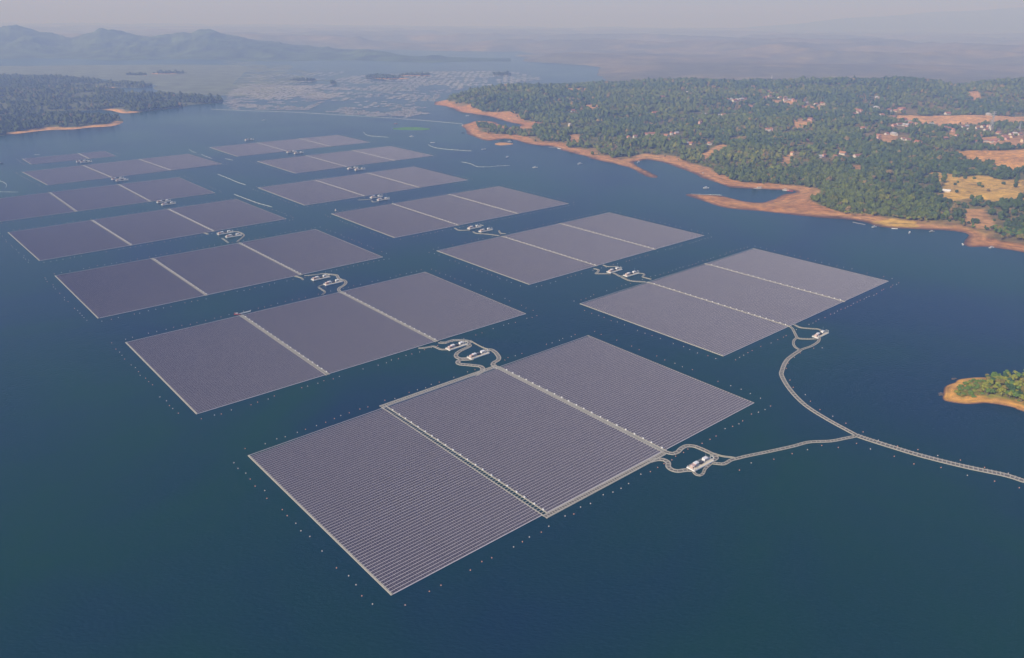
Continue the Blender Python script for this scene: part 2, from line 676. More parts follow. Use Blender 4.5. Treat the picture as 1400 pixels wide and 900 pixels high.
spits = [hit_poly([(937, 266), (955, 274), (1000, 287), (1075, 294), (1120, 298), (1160, 299), (1150, 291), (1120, 280), (1098, 268), (1088, 262), (1070, 262), (1040, 274), (1000, 268)], 0),
         hit_poly([(840, 226), (900, 245), (902, 240), (870, 218), (850, 218)], 0),
         hit_poly([(630, 172), (638, 182), (660, 192), (690, 191), (720, 197), (730, 192), (700, 185), (664, 184), (652, 176), (655, 167), (640, 167)], 0),
         hit_poly([(1318, 334), (1322, 341), (1400, 350), (1400, 338), (1370, 330), (1335, 322)], 0)]
field = hit_poly([(1304, 208), (1330, 206), (1400, 204.5), (1440, 204), (1440, 236), (1400, 229), (1370, 225), (1340, 217)])
strip = hit_poly([(1203, 157), (1240, 158), (1400, 160), (1450, 160), (1450, 169), (1400, 168), (1330, 166), (1265, 166), (1225, 163)])
scrubs = [hit_poly([(1266, 234), (1300, 239), (1320, 242), (1345, 240), (1370, 246), (1430, 247), (1430, 276), (1390, 272), (1350, 268), (1318, 266), (1298, 272), (1284, 264), (1292, 252)]),
          hit_poly([(1319, 286), (1345, 287), (1362, 300), (1358, 308), (1335, 306), (1322, 298)]),
          hit_poly([(1160, 315), (1190, 305), (1225, 299), (1250, 303), (1262, 312), (1210, 311)]),
          hit_poly([(1163, 226), (1178, 226), (1180, 232), (1166, 233)]),
          hit_poly([(1068, 213), (1086, 212), (1080, 220), (1068, 218)]),
          hit_poly([(958, 207), (985, 197), (1000, 200), (975, 210), (962, 216)]),
          hit_poly([(798, 144), (818, 143), (820, 148), (806, 151)]),
          hit_poly([(776, 184), (792, 184), (794, 192), (780, 194)]),
          hit_poly([(1320, 126), (1337, 124), (1345, 137), (1332, 134)]),
          hit_poly([(1195, 184), (1226, 183), (1228, 190), (1204, 191)]),
          hit_poly([(1083, 163), (1110, 161), (1112, 168), (1085, 174)]),
          hit_poly([(1300, 177), (1308, 180), (1306, 184), (1298, 181)]),
          hit_poly([(868, 214), (885, 210), (905, 215), (925, 224), (900, 221)]),
          hit_poly([(1335, 190), (1400, 183), (1400, 198), (1350, 197)]),
          hit_poly([(765, 121), (800, 121), (812, 124), (780, 124.5)]),
          hit_poly([(1050, 137), (1095, 138), (1080, 141), (1060, 140)]),
          hit_poly([(1098, 145), (1125, 146), (1122, 149), (1104, 148)])]
house_clear = []       # filled from the houses below


def bare_mask(x, y):
    """0 forest .. 1 bare"""
    b = np.zeros(x.shape, bool)
    for p in spits + scrubs + [field, strip]:
        b |= inside(p, x, y)
    return b


def beach_w(x, y):
    return 14 + 84 * fbm(x, y, 150, 4) ** 1.3 + 14 * sstep(1900, 2600, y)


def pen_col(x, y, d, z):
    n = fbm(x, y, 60, 3)[:, None]
    c = FLOOR * (0.7 + 0.6 * n)
    gr = sstep(0.44, 0.60, fbm(x + 500, y, 130, 4))[:, None]
    c = c * (1 - gr) + (GRASS * 0.85 + SOIL_P * 0.25) * gr
    bw = beach_w(x, y)
    k = (1 - sstep(bw * 0.85, bw * 1.3, d))[:, None]
    so_ = SOIL * (1 - n) + SOIL_P * n
    green = sstep(0.55, 0.7, fbm(x, y + 300, 70, 3))[:, None] * sstep(0.45, 0.9, d / bw)[:, None]
    so_ = so_ * (1 - 0.6 * green) + np.array((0.16, 0.17, 0.04)) * 0.6 * green
    c = c * (1 - k) + so_ * k
    for p in spits:
        i = inside(p, x, y)
        c[i] = (SOIL * (1 - n) + SOIL_P * n)[i]
    for j, p in enumerate(scrubs):
        i = inside(p, x, y)
        cc = (SCRUB if j in (0, 2) else SOIL_P * 0.9) * (0.75 + 0.5 * n)
        c[i] = cc[i]
    i = inside(field, x, y)
    c[i] = (FIELD * (0.8 + 0.4 * n))[i]
    i = inside(strip, x, y)
    c[i] = ((SOIL_P * 1.1) * (0.75 + 0.5 * n))[i]
    wet = (1 - sstep(2, 15, d + (fbm(x, y, 30, 3) - .5) * 12))[:, None]
    return c * (1 - wet) + SOIL_W * wet


def in_view(x, y):
    return (x / np.maximum(y, 1) < 0.95) & (y > 850)


land('peninsula_ground', PEN, pen_h, pen_col, 8.0, (-420, 3900, 880, 4900), in_view)

# ---------------- right islet
isl_px = [(1400, 563), (1388, 558), (1375, 555), (1360, 552.5), (1346, 551), (1334, 552), (1320, 552.5), (1304, 550.5), (1292, 548),
          (1289, 544), (1290, 538), (1291, 530), (1297, 526), (1306, 523), (1309, 519.5), (1320, 517.5), (1338, 516)]
_b = UL(isl_px)
ISL = np.vstack([_b, UL([(1362, 516.5), (1385, 514.5), (1405, 513), (1440, 512)]), [(640, 735), (665, 700), (650, 640), (590, 618), (540, 632)]])
ISL = smooth_line(ISL, 4, closed=True)


def isl_h(x, y, d):
    dd = np.maximum(d, 0)
    h = 2.2 * (1 - np.exp(-dd / 5)) + 3.2 * sstep(8, 40, dd) + (fbm(x, y, 14, 3) - 0.5) * 1.4 * sstep(2, 10, dd)
    h = h + 7.0 * np.exp(-((x - 545) / 42) ** 2 - ((y - 722) / 24) ** 2) * sstep(4, 18, dd)
    return np.where(d > 0, h, np.maximum(d * 0.2, -6))


def isl_col(x, y, d, z):
    n = fbm(x, y, 9, 3)[:, None]
    sand = np.array((0.78, 0.40, 0.06)) * (1 - n) + np.array((0.50, 0.26, 0.085)) * n
    g = sstep(9, 17, d + (fbm(x, y, 8, 2) - 0.5) * 12)[:, None]
    gr = np.array((0.20, 0.19, 0.03)) * (0.7 + 0.6 * n)
    c = sand * (1 - g) + gr * g
    wet = (1 - sstep(0.3, 2.2, d))[:, None]
    return c * (1 - wet) + SOIL_W * wet


land('islet_ground', ISL, isl_h, isl_col, 1.5, (425, 670, 625, 785))

# ---------------- left peninsulas and small islets
LP1 = smooth_line(np.vstack([UL([(-160, 205), (-60, 192), (0, 186), (15, 184), (65, 178), (100, 177), (125, 174), (150, 173), (168, 167.5), (160, 161),
                                 (120, 157.5), (60, 157), (0, 161), (-160, 168)])]), 20, closed=True)
LP2 = smooth_line(UL([(-160, 166), (0, 157.5), (45, 155.5), (62, 152.5), (125, 151), (150, 151), (170, 155), (205, 152), (243, 147.5), (262, 143.5),
                      (290, 141.5), (303, 139.5), (304.5, 136), (296, 133), (262, 131.5), (225, 130), (180, 129), (120, 119), (0, 112), (-160, 110)]), 20, closed=True)
LP3 = smooth_line(UL([(-160, 118), (60, 118), (120, 119.5), (150, 120.5), (180, 120), (206, 119), (208, 117.5), (195, 115.5), (160, 114), (120, 110), (60, 107), (-160, 105)]), 25, closed=True)


def left_h(hill):
    def f(x, y, d):
        dd = np.maximum(d, 0)
        h = 5 * (1 - np.exp(-dd / 25)) + hill * sstep(20, 160, dd) + (fbm(x, y, 160, 3) - 0.5) * 14 * sstep(20, 120, dd)
        return np.where(d > 0, h, np.maximum(d * 0.15, -6))
    return f


def left_col(x, y, d, z):
    n = fbm(x, y, 60, 3)[:, None]
    c = np.array((0.13, 0.14, 0.06)) * (0.8 + 0.5 * n)
    pt = sstep(0.50, 0.60, fbm(x + 40, y, 170, 2))
    k = ((1 - sstep(22, 34, d + (fbm(x, y, 90, 2) - 0.5) * 30)) * pt)[:, None]
    return c * (1 - k) + SOIL_P * 1.15 * k


left_polys = [(LP1, left_h(4), 12), (LP2, left_h(7), 12), (LP3, left_h(9), 20)]
for p, hf, st in left_polys:
    land('peninsula_ground', p, hf, left_col, st, (p[:, 0].min() - 30, p[:, 0].max() + 30, p[:, 1].min() - 30, p[:, 1].max() + 30),
         lambda x, y: x / np.maximum(y, 1) > -0.86)
islets = []
for cx, cy, wpx, dep in [(410, 111.5, 36, 70), (525, 108, 62, 110), (566, 104, 36, 80), (685, 103, 24, 70), (455, 115, 11, 30), (184, 103.5, 26, 60), (226, 101.5, 46, 80)]:
    c = U(cx, cy)
    hw = np.linalg.norm(U(cx + wpx / 2, cy) - c)
    an = np.linspace(0, 2 * math.pi, 20, endpoint=False)
    rr = 1 + 0.25 * np.sin(an * 2 + cx) + 0.12 * np.sin(an * 5 + cx)
    p = np.stack([c[0] + hw * rr * np.cos(an), c[1] + dep / 2 + dep / 2 * rr * np.sin(an)], -1)
    p = smooth_line(p, 12, closed=True)
    land('islet_ground', p, left_h(4), left_col, 9, (p[:, 0].min() - 20, p[:, 0].max() + 20, p[:, 1].min() - 20, p[:, 1].max() + 20))
    islets.append(p)
# sandbar in front of the middle cape
sb = UL([(676, 197), (683, 195), (695, 195.5), (702, 197), (692, 198.5), (682, 198.8)])
sb = smooth_line(sb, 6, closed=True)
land('sandbar_ground', sb, lambda x, y, d: np.where(d > 0, 1.5 * (1 - np.exp(-np.maximum(d, 0) / 12)), np.maximum(d * .15, -6)),
     lambda x, y, d, z: np.tile(SOIL_P, (len(x), 1)), 4, (sb[:, 0].min() - 12, sb[:, 0].max() + 12, sb[:, 1].min() - 12, sb[:, 1].max() + 12))

# ---------------- mountains beyond the lake
mt_px = np.array([(-400, 40), (-200, 50), (-60, 44), (0, 38), (10, 36), (22, 36), (30, 37), (50, 42), (75, 48), (97, 52), (115, 46), (135, 40), (155, 40), (170, 43),
                  (190, 49), (200, 50), (215, 48), (235, 48), (250, 43), (262, 45), (275, 39), (285, 39.5), (310, 48), (330, 50), (350, 54), (370, 57),
                  (400, 61), (440, 65), (480, 68), (500, 67), (520, 70), (545, 75), (560, 78), (575, 77), (600, 77.5), (640, 80), (670, 81.5), (690, 83), (700, 85.5)], float)
us, zs, zsm, y0s, y1s = [], [], [], [], []
pxs = np.concatenate([np.arange(-400, 0, 8), np.arange(0, 700, 2.0)])
for x_ in pxs:
    cy = np.interp(x_, mt_px[:, 0], mt_px[:, 1]) + 9.0 * (fbm(np.array([x_ * 1.0]), np.array([3.0]), 14, 4)[0] - 0.5)
    d_ = ray(x_, cy)
    u_ = d_[0] / d_[1]
    far = float(np.interp(x_, [400, 570, 700], [1, 0, 0]))
    yc = 7350 + 1300 * far
    us.append(u_)
    y0s.append(6900 + 120 * math.sin(x_ * 0.03))
    y1s.append(yc)
    zs.append(max(CAM_H + d_[2] / d_[1] * yc, 2))
    d_ = ray(x_, np.interp(x_, mt_px[:, 0], mt_px[:, 1]))
    zsm.append(max(CAM_H + d_[2] / d_[1] * yc, 2))
us, zs, zsm, y0s, y1s = map(np.array, (us, zs, zsm, y0s, y1s))
NT = 46
tt = np.concatenate([np.linspace(-0.06, 1, 34), np.linspace(1.06, 1.8, 12)])
T, UU = np.meshgrid(tt, us)
Y = y0s[:, None] + (y1s - y0s)[:, None] * T
X = UU * Y
rise = sstep(-0.05, 1.05, np.minimum(T, 1)) * (1 - sstep(1.0, 1.9, T) * 0.9)
nz = 0.5 * fbm(X, Y * 0.4, 260, 5) + 0.5 * (1 - np.abs(2 * fbm(X + 900, Y * 0.4, 360, 5) - 1) * 2.2)
kb = np.exp(-((T - 1) / 0.14) ** 2)
Z = (zs[:, None] * kb + zsm[:, None] * (1 - kb)) * rise * np.maximum(1 + (nz - 0.55) * 3.0 * np.clip(1.02 - T, 0, 1) * (T > 0), 0.05) - 5 * (T < 0)
Z = np.maximum(Z, -6)
idx = np.arange(X.size).reshape(X.shape)
q = np.stack([idx[:-1, :-1], idx[1:, :-1], idx[1:, 1:], idx[:-1, 1:]], -1).reshape(-1, 4)
tag(link('mountains', mesh_np('mountains', np.stack([X, Y, Z], -1).reshape(-1, 3), q, M['mountain'], smooth=True)), kind='structure')

# ---------------- the high far range, almost lost in the haze
fm_px = np.array([(760, 60), (900, 50), (980, 42), (1050, 35), (1120, 29), (1180, 24), (1240, 20), (1300, 15), (1360, 12), (1420, 10), (1500, 10), (1600, 14), (1800, 30)], float)
fx = np.arange(760, 1800, 10.0)
fu = np.array([ray(a, 50)[0] / ray(a, 50)[1] for a in fx])
fz = []
for a in fx:
    cy = np.interp(a, fm_px[:, 0], fm_px[:, 1]) + 5 * (fbm(np.array([a]), np.array([77.0]), 60, 4)[0] - .5)
    d_ = ray(a, cy)
    fz.append(CAM_H + d_[2] / d_[1] * 27000)
tt = np.concatenate([np.linspace(0, 1, 24), np.linspace(1.05, 1.6, 8)])
T, UU = np.meshgrid(tt, fu)
Y = 20000 + 7000 * T
X = UU * Y
Z = np.maximum(np.array(fz), 4)[:, None] * sstep(0, 1, np.minimum(T, 1)) ** 1.3 * (1 - .8 * sstep(1, 1.7, T)) * (1 + (fbm(X, Y, 1500, 4) - .5) * np.clip(1 - T, 0, 1)) - 8 * (T == 0)
idx = np.arange(X.size).reshape(X.shape)
q = np.stack([idx[:-1, :-1], idx[1:, :-1], idx[1:, 1:], idx[:-1, 1:]], -1).reshape(-1, 4)
tag(link('mountains', mesh_np('mountains', np.stack([X, Y, Z], -1).reshape(-1, 3), q, M['mountain'], smooth=True)), kind='structure')

# ---------------- far land to the right
yy = np.concatenate([np.linspace(4300, 9000, 150), np.linspace(9060, 26000, 110)])
uu = np.linspace(-0.95, 1.05, 400)
UU, Y = np.meshgrid(uu, yy, indexing='ij')
X = UU * Y
edge = sstep(-0.02, 0.10, UU - 0.10 * (1 - sstep(4300, 9500, Y)) + (fbm(X, Y, 900, 4) - 0.5) * 0.14)
edge = np.maximum(edge, sstep(9300, 10200, Y + (fbm(X + 50, Y, 1100, 4) - .5) * 1500))
rg = 1 - np.abs(2 * fbm(X + 700, Y * 1.3, 2200, 5) - 1) * 1.6
Z = edge * (6 + 75 * (fbm(X, Y, 1500, 5) - 0.40) + np.clip(rg, 0, 1) ** 2 * 110 * sstep(5200, 8200, Y)) - 5 * (1 - edge)
Z = np.maximum(Z, -6)
n1 = fbm(X + 3000, Y, 420, 4)[..., None]
n2 = fbm(X, Y + 8000, 200, 3)[..., None]
C = np.array((0.16, 0.15, 0.10)) + sstep(0.45, 0.62, n1) * np.array((0.075, 0.045, 0.02)) + sstep(0.55, 0.66, n2) * np.array((0.04, 0.03, 0.01))
idx = np.arange(X.size).reshape(X.shape)
q = np.stack([idx[:-1, :-1], idx[1:, :-1], idx[1:, 1:], idx[:-1, 1:]], -1).reshape(-1, 4)
tag(link('far_land', mesh_np('far_land', np.stack([X, Y, Z], -1).reshape(-1, 3), q, M['farland'], C.reshape(-1, 3), smooth=True)), kind='structure')

# ---------------- water hyacinth mats
def me_np_simple(v, f, m):
    me = bpy.data.meshes.new('water_hyacinth')
    me.from_pydata(v, [], f)
    me.materials.append(m)
    return me


def sheet(name, px, z, m, rough_edge, step):
    p = smooth_line(UL(px), step, closed=True)
    nrm = np.roll(p, -1, 0) - np.roll(p, 1, 0)
    nrm = np.stack([nrm[:, 1], -nrm[:, 0]], -1) / (np.linalg.norm(nrm, axis=1)[:, None] + 1e-9)
    p = p + nrm * ((fbm(p[:, 0], p[:, 1], step * 5, 3) - 0.5) * rough_edge)[:, None]
    me = bpy.data.meshes.new(name)
    k = len(p)
    me.from_pydata([(x, y, z) for x, y in p] + [(x, y, -0.3) for x, y in p], [], [tuple(range(k))] + [(i, (i + 1) % k, k + (i + 1) % k, k + i) for i in range(k)])
    me.materials.append(m)
    return link(name, me)


tag(sheet('water_hyacinth', [(-250, 92), (0, 90.5), (150, 89), (300, 89), (345, 94), (330, 103), (318, 114), (308, 126), (300, 131), (235, 127), (212, 121), (212, 116), (165, 112), (120, 107), (0, 102), (-250, 99)],
          0.25, M['hyacinth'], 60, 60), kind='stuff')
hx_, hf_, k0 = [], [], 0
for i in range(420):
    t_ = rng.random()
    bx_ = np.interp(t_, [0, .3, .6, 1], [300, 345, 330, 303]) + abs(rng.normal()) * 42
    by_ = np.interp(t_, [0, .3, .6, 1], [88, 94, 108, 128]) + rng.normal() * 3
    c_ = U(bx_, by_)
    r_ = rng.uniform(8, 40)
    an_ = np.linspace(0, 2 * math.pi, 12, endpoint=False) + rng.random()
    rr_ = r_ * (0.7 + .6 * rng.random(12))
    hx_ += [(c_[0] + rr_[j] * 1.6 * math.cos(an_[j]), c_[1] + rr_[j] * math.sin(an_[j]), 0.2 + 0.0003 * i) for j in range(12)]
    hf_.append(tuple(range(k0, k0 + 12)))
    k0 += 12
tag(link('water_hyacinth', me_np_simple(hx_, hf_, M['hyacinth'])), kind='stuff')
tag(sheet('water_hyacinth', [(539, 176), (552, 174.3), (572, 174.2), (590, 176.4), (582, 178), (560, 178.2), (545, 177.6)], 0.25, M['hyacinth_near'], 22, 14), kind='stuff')

# ================================================================== SOLAR ARRAYS
# centre x, y, turn, width along the rows, depth across the rows (in camera heights), dividers as photo points
ARR = [
    ('A', (338, 623.5), (535, 814), (1030, 551), (804.5, 459), [((525, 557), (750, 706)), ((684, 504), (908, 618))]),
    ('H', (172, 469), (267, 566), (720, 429.5), (580, 372), [((327, 430), (449, 513)), ((463, 399), (604, 470))]),
    ('I', (77, 377), (131, 436), (523, 352), (431.5, 313.5), [((208, 353), (281, 404)), ((325, 331), (414, 378))]),
    ('J', (13, 318), (51, 357), (390, 300), (324, 272), [((128, 302), (178, 336)), ((230, 286), (292, 317))]),
    ('K', None, None, (294, 264), (247.5, 242.5), [((70.5, 265), (104, 290)), ((163, 252), (204, 276.5))]),
    ('L', (33, 235), (62, 254), (302, 224.5), (259, 210.6), [((115, 226), (149, 243)), ((193, 218), (231, 233.5))]),
    ('M', (31, 217), (42, 225.5), (157, 213.5), (145, 207), [((107, 210), (114, 214))]),
    ('B', (791, 415.5), (990, 487.5), (1213, 384.5), (1031, 340), [((886, 387), (1079, 446)), ((965, 361), (1155, 413))]),
    ('C', (595, 343.5), (725, 389), (963, 322), (832, 291), [((682, 323), (819, 364)), ((763, 306), (897.5, 341))]),
    ('D', (452, 292.5), (540, 325.5), (777, 278.5), (682, 255), [((535, 279), (630, 309)), ((614, 266.5), (707, 292))]),
    ('E', (352, 257), (417, 281), (639, 246.5), (567, 228), [((428.5, 247), (500, 268)), ((502, 237), (572.5, 256.5))]),
    ('F', (351, 221), (404.5, 237), (593, 213), (533, 200), [((430, 216.5), (471, 227.5)), ((500, 211), (532, 217.5))]),
    ('G', (284, 201.5), (327, 214.5), (503, 194.5), (464, 185), [((358, 198), (387, 205)), ((424, 194), (443, 198))]),
]
WHERE = {
    'A': ('nearest array', 'nearest floating solar array in the foreground, its rows of panels clearly visible'),
    'H': ('second left-chain array', 'floating solar array behind the nearest one, with white boats moored at its far edge'),
    'I': ('third left-chain array', 'purple grey floating solar array, third from the camera in the left chain'),
    'J': ('fourth left-chain array', 'purple grey floating solar array, fourth from the camera in the left chain'),
    'K': ('fifth left-chain array', 'floating solar array fifth in the left chain, cut by the left photo edge'),
    'L': ('sixth left-chain array', 'hazy floating solar array, sixth from the camera in the left chain'),
    'M': ('farthest left-chain array', 'smallest hazy floating solar array at the far end of the left chain'),
    'B': ('rightmost array', 'rightmost floating solar array, pale grey, where the long curved cable walkway ends'),
    'C': ('second right-chain array', 'pale grey floating solar array just behind and left of the rightmost one'),
    'D': ('third right-chain array', 'pale grey floating solar array, third from the camera in the right chain'),
    'E': ('fourth right-chain array', 'hazy grey floating solar array, fourth from the camera in the right chain'),
    'F': ('fifth right-chain array', 'hazy pale floating solar array, fifth from the camera in the right chain'),
    'G': ('farthest right-chain array', 'thin pale floating solar array at the far end of the right chain'),
}
PITCH_R = 3.14
INFO = {}


def row_parts(x0, x1, dep, pitch=PITCH_R):
    """panels and their float frame for one block, in array coordinates"""
    n = int(dep / pitch)
    pv, pf, fv, ff = [], [], [], []
    for j in range(n):
        y = -dep / 2 + 0.35 + j * pitch
        k = len(pv)
        pv += [(x0, y, 0.44), (x1, y, 0.44), (x1, y + 1.96, 0.66), (x0, y + 1.96, 0.66),
               (x0, y, 0.38), (x1, y, 0.38)]
        pf += [(k, k + 1, k + 2, k + 3), (k + 4, k + 5, k + 1, k)]
        k = len(fv)
        a, b = y + 2.10, y + 2.76
        fv += [(x0, a, 0.42), (x1, a, 0.42), (x1, b, 0.42), (x0, b, 0.42), (x0, a, 0.0), (x1, a, 0.0), (x1, b, 0), (x0, b, 0)]
        ff += [(k, k + 1, k + 2, k + 3), (k + 4, k + 5, k + 1, k), (k + 6, k + 7, k + 3, k + 2), (k + 5, k + 6, k + 2, k + 1), (k + 7, k + 4, k, k + 3)]
        nfin = int((x1 - x0) / 1.05)
        for i in range(nfin):
            xx = x0 + 0.5 + i * 1.05
            k = len(fv)
            fv += [(xx, y + 0.05, 0.455), (xx, y + 1.9, 0.67), (xx, y + 1.9, 0.75), (xx, y + 0.05, 0.535)]
            ff += [(k, k + 1, k + 2, k + 3)]
    # first float line along the near edge and the cross floats that hold the rows
    for (xa, xb, ya, yb) in [(x0, x1, -dep / 2 - 0.55, -dep / 2 + 0.2)]:
        k = len(fv)
        fv += [(xa, ya, 0.4), (xb, ya, 0.4), (xb, yb, 0.4), (xa, yb, 0.4), (xa, ya, 0), (xb, ya, 0)]
        ff += [(k, k + 1, k + 2, k + 3), (k + 4, k + 5, k + 1, k)]
    return pv, pf, fv, ff


def me_simple(name, v, f, m):
    me = bpy.data.meshes.new(name)
    me.from_pydata(v, [], f)
    me.materials.append(m)
    return me


box_me = None
for (nm, L_, B_, R_, T_, divs) in ARR:
    if L_ is None:
        th = 0.715
        wd, dp = 1.18 * CAM_H, 0.635 * CAM_H
        e1 = np.array([math.cos(th), math.sin(th)])
        e2 = np.array([-e1[1], e1[0]])
        c = U(*R_) - e1 * wd / 2 + e2 * dp / 2
    else:
        P = UL([L_, B_, R_, T_])
        c = P.mean(0)
        ev = (P[2] + P[3] - P[0] - P[1]) / 2
        dv = (P[0] + P[3] - P[1] - P[2]) / 2
        th = math.atan2(ev[1], ev[0])
        wd, dp = np.linalg.norm(ev), np.linalg.norm(dv)
        e1 = np.array([math.cos(th), math.sin(th)])
        e2 = np.array([-e1[1], e1[0]])
    INFO[nm] = (c, th, wd, dp, e1, e2)
    root = empty('floating_solar_array', (c[0], c[1], 0), th)
    tag(root, WHERE[nm][1], 'solar array', 'floating solar arrays on the reservoir')
    fr = [float(((U(*a) + U(*b)) / 2 - c) @ e1) for a, b in divs]
    left_chain = nm in 'HIJKLM'
    dw = {'A': 5.6, 'H': 4.6}.get(nm, 3.7 if left_chain else 2.8)
    cuts = [-wd / 2 + 1.6] + sum([[f - dw / 2 - 0.3, f + dw / 2 + 0.3] for f in fr], []) + [wd / 2 - 1.0]
    for i in range(0, len(cuts), 2):
        pv, pf, fv, ff = row_parts(cuts[i], cuts[i + 1], dp)
        pb = link('panel_block', me_simple('panel_block', pv, pf, M['panel']), root)
        link('float_frame', me_simple('float_frame', fv, ff, M['row_float']), pb)
    m = MB()
    m.box(-wd / 2, -wd / 2 + (1.45 if nm in 'AH' else 1.15), -dp / 2 - 0.6, dp / 2, 0, 0.5)
    m.build('edge_walkway', M['edge'], root)
    m = MB()
    m.box(wd / 2 - 0.7, wd / 2, -dp / 2 - 0.6, dp / 2, 0, 0.48)
    m.build('edge_walkway', M['edge'], root)
    m = MB()
    m.box(-wd / 2 + 1.6, wd / 2 - 1.0, dp / 2 - 0.35, dp / 2 + 0.1, 0, 0.4)
    m.build('back_float', M['row_float'], root)
    for k_, f in enumerate(fr):
        m = MB()
        rw = dw * (0.18 if nm == 'A' else 0.22)
        m.box(f - dw / 2, f - dw / 2 + rw, -dp / 2 - 2, dp / 2 + 1, 0, 0.52)
        m.box(f + dw / 2 - rw, f + dw / 2, -dp / 2 - 2, dp / 2 + 1, 0, 0.52)
        full = (nm == 'A' and k_ == 1) or nm in 'HIJ'
        if full:
            y = -dp / 2 - 1.5
            while y < dp / 2:
                m.box(f - dw / 2 + rw, f + dw / 2 - rw, y, y + (1.5 if nm == 'A' else 1.0), 0, 0.48)
                y += 2.1
        else:
            y = -dp / 2 - 1.5
            while y < dp / 2:
                m.box(f - dw / 2 + rw, f + dw / 2 - rw, y, y + 0.5, 0, 0.40)
                y += 3.14
        far_boxes = nm not in 'AHBCI'
        by = -dp / 2 + 4
        spots = []
        while by < dp / 2 - 3:
            spots.append(by + random.uniform(-1, 1))
            by += 10.5 if nm in 'AH' else 9.0
        if far_boxes:
            for y in spots:
                m.box(f + dw / 2 - rw - 0.2, f + dw / 2 + 0.1, y, y + 1.6, 0.5, 1.5, 1)
        wk = m.build('service_walkway', [M['edge'], M['white']], root)
        if not far_boxes:
            if box_me is None:
                bm_ = MB()
                bm_.box(-0.45, 0.45, -0.6, 0.6, 0, 0.95, 0)
                bm_.box(-0.5, 0.5, -0.65, 0.65, 0.95, 1.02, 0)
                bm_.box(0.45, 0.5, -0.4, 0.4, 0.2, 0.8, 1)
                box_me = bm_.data('combiner_box', [M['white'], M['darkgrey']])
            for y in spots:
                o = link('combiner_box', box_me, wk)
                o.location = (f + dw / 2 - 0.4, y, 0.52)
    if nm == 'A':
        # wide service walkways along both long edges of the middle block
        for sgn in (-1, 1):
            m = MB()
            x0, x1 = fr[0] - 2.6, fr[1] + (2.6 if sgn > 0 else -3)
            for (a, b) in ((0.7, 2.0), (4.4, 5.8)):
                ya, yb = sorted((sgn * (dp / 2 + a), sgn * (dp / 2 + b)))
                m.box(x0, x1, ya, yb, 0, 0.5, 0)
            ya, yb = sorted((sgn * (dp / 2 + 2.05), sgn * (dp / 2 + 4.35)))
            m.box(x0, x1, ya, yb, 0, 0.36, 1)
            x = x0
            while x < x1:
                m.box(x, x + 0.6, ya + 0.05, yb - 0.05, 0.36, 0.47, 0)
                x += 2.6
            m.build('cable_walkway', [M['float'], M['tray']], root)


# ================================================================== CABLE WALKWAYS
def walkway(px, width, label, step=1.6, ladder=False, extra=None):
    P = UL(px)
    if extra is not None:
        P = np.vstack([P, extra])
    C = smooth_line(P, step)
    tg = np.gradient(C, axis=0)
    tg /= np.linalg.norm(tg, axis=1)[:, None] + 1e-9
    nr = np.stack([-tg[:, 1], tg[:, 0]], -1)
    root = empty('floating_walkway', (C[0][0], C[0][1], 0))
    tag(root, label, 'walkway', 'floating cable walkways between arrays and platforms')
    O = C[0]

    def strip_mesh(a, b, z, mb, mi=0):
        k = len(mb.v)
        for i in range(len(C)):
            p, q = C[i] + nr[i] * a - O, C[i] + nr[i] * b - O
            mb.v += [(p[0], p[1], 0), (p[0], p[1], z), (q[0], q[1], z), (q[0], q[1], 0)]
        for i in range(len(C) - 1):
            s, t = k + 4 * i, k + 4 * (i + 1)
            for (u_, v_) in ((0, 1), (1, 2), (2, 3)):
                mb.f.append((s + u_, t + u_, t + v_, s + v_)[::-1])
                mb.m.append(mi)

    h = width / 2
    rw = 0.20 * width if not ladder else 0.16 * width
    for sg in (-1, 1):
        mb = MB()
        a, b = sorted((sg * h, sg * (h - rw)))
        strip_mesh(a, b, 0.48, mb)
        mb.build('float_rail', M['float'], root)
    mb = MB()
    if width > 2.4:
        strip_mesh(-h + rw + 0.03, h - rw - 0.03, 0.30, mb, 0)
        acc = 0.0
        gap = 2.2 if ladder else 3.4
        for i in range(1, len(C)):
            acc += np.linalg.norm(C[i] - C[i - 1])
            if acc >= gap:
                acc = 0
                p = C[i] - O
                wd_ = 0.85 if ladder else 0.6
                hw_ = (h - rw - 0.06) if not ladder else h + 0.35
                k = len(mb.v)
                z1 = 0.62 if ladder else 0.44
                for z in (0.305, z1):
                    for (s_, t_) in ((-1, -1), (1, -1), (1, 1), (-1, 1)):
                        qq = p + nr[i] * hw_ * s_ + tg[i] * wd_ / 2 * t_
                        mb.v.append((qq[0], qq[1], z))
                for f in [(4, 5, 6, 7), (0, 1, 5, 4), (1, 2, 6, 5), (2, 3, 7, 6), (3, 0, 4, 7)]:
                    mb.f.append(tuple(k + t for t in f))
                    mb.m.append(1)
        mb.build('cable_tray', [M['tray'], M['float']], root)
    return root


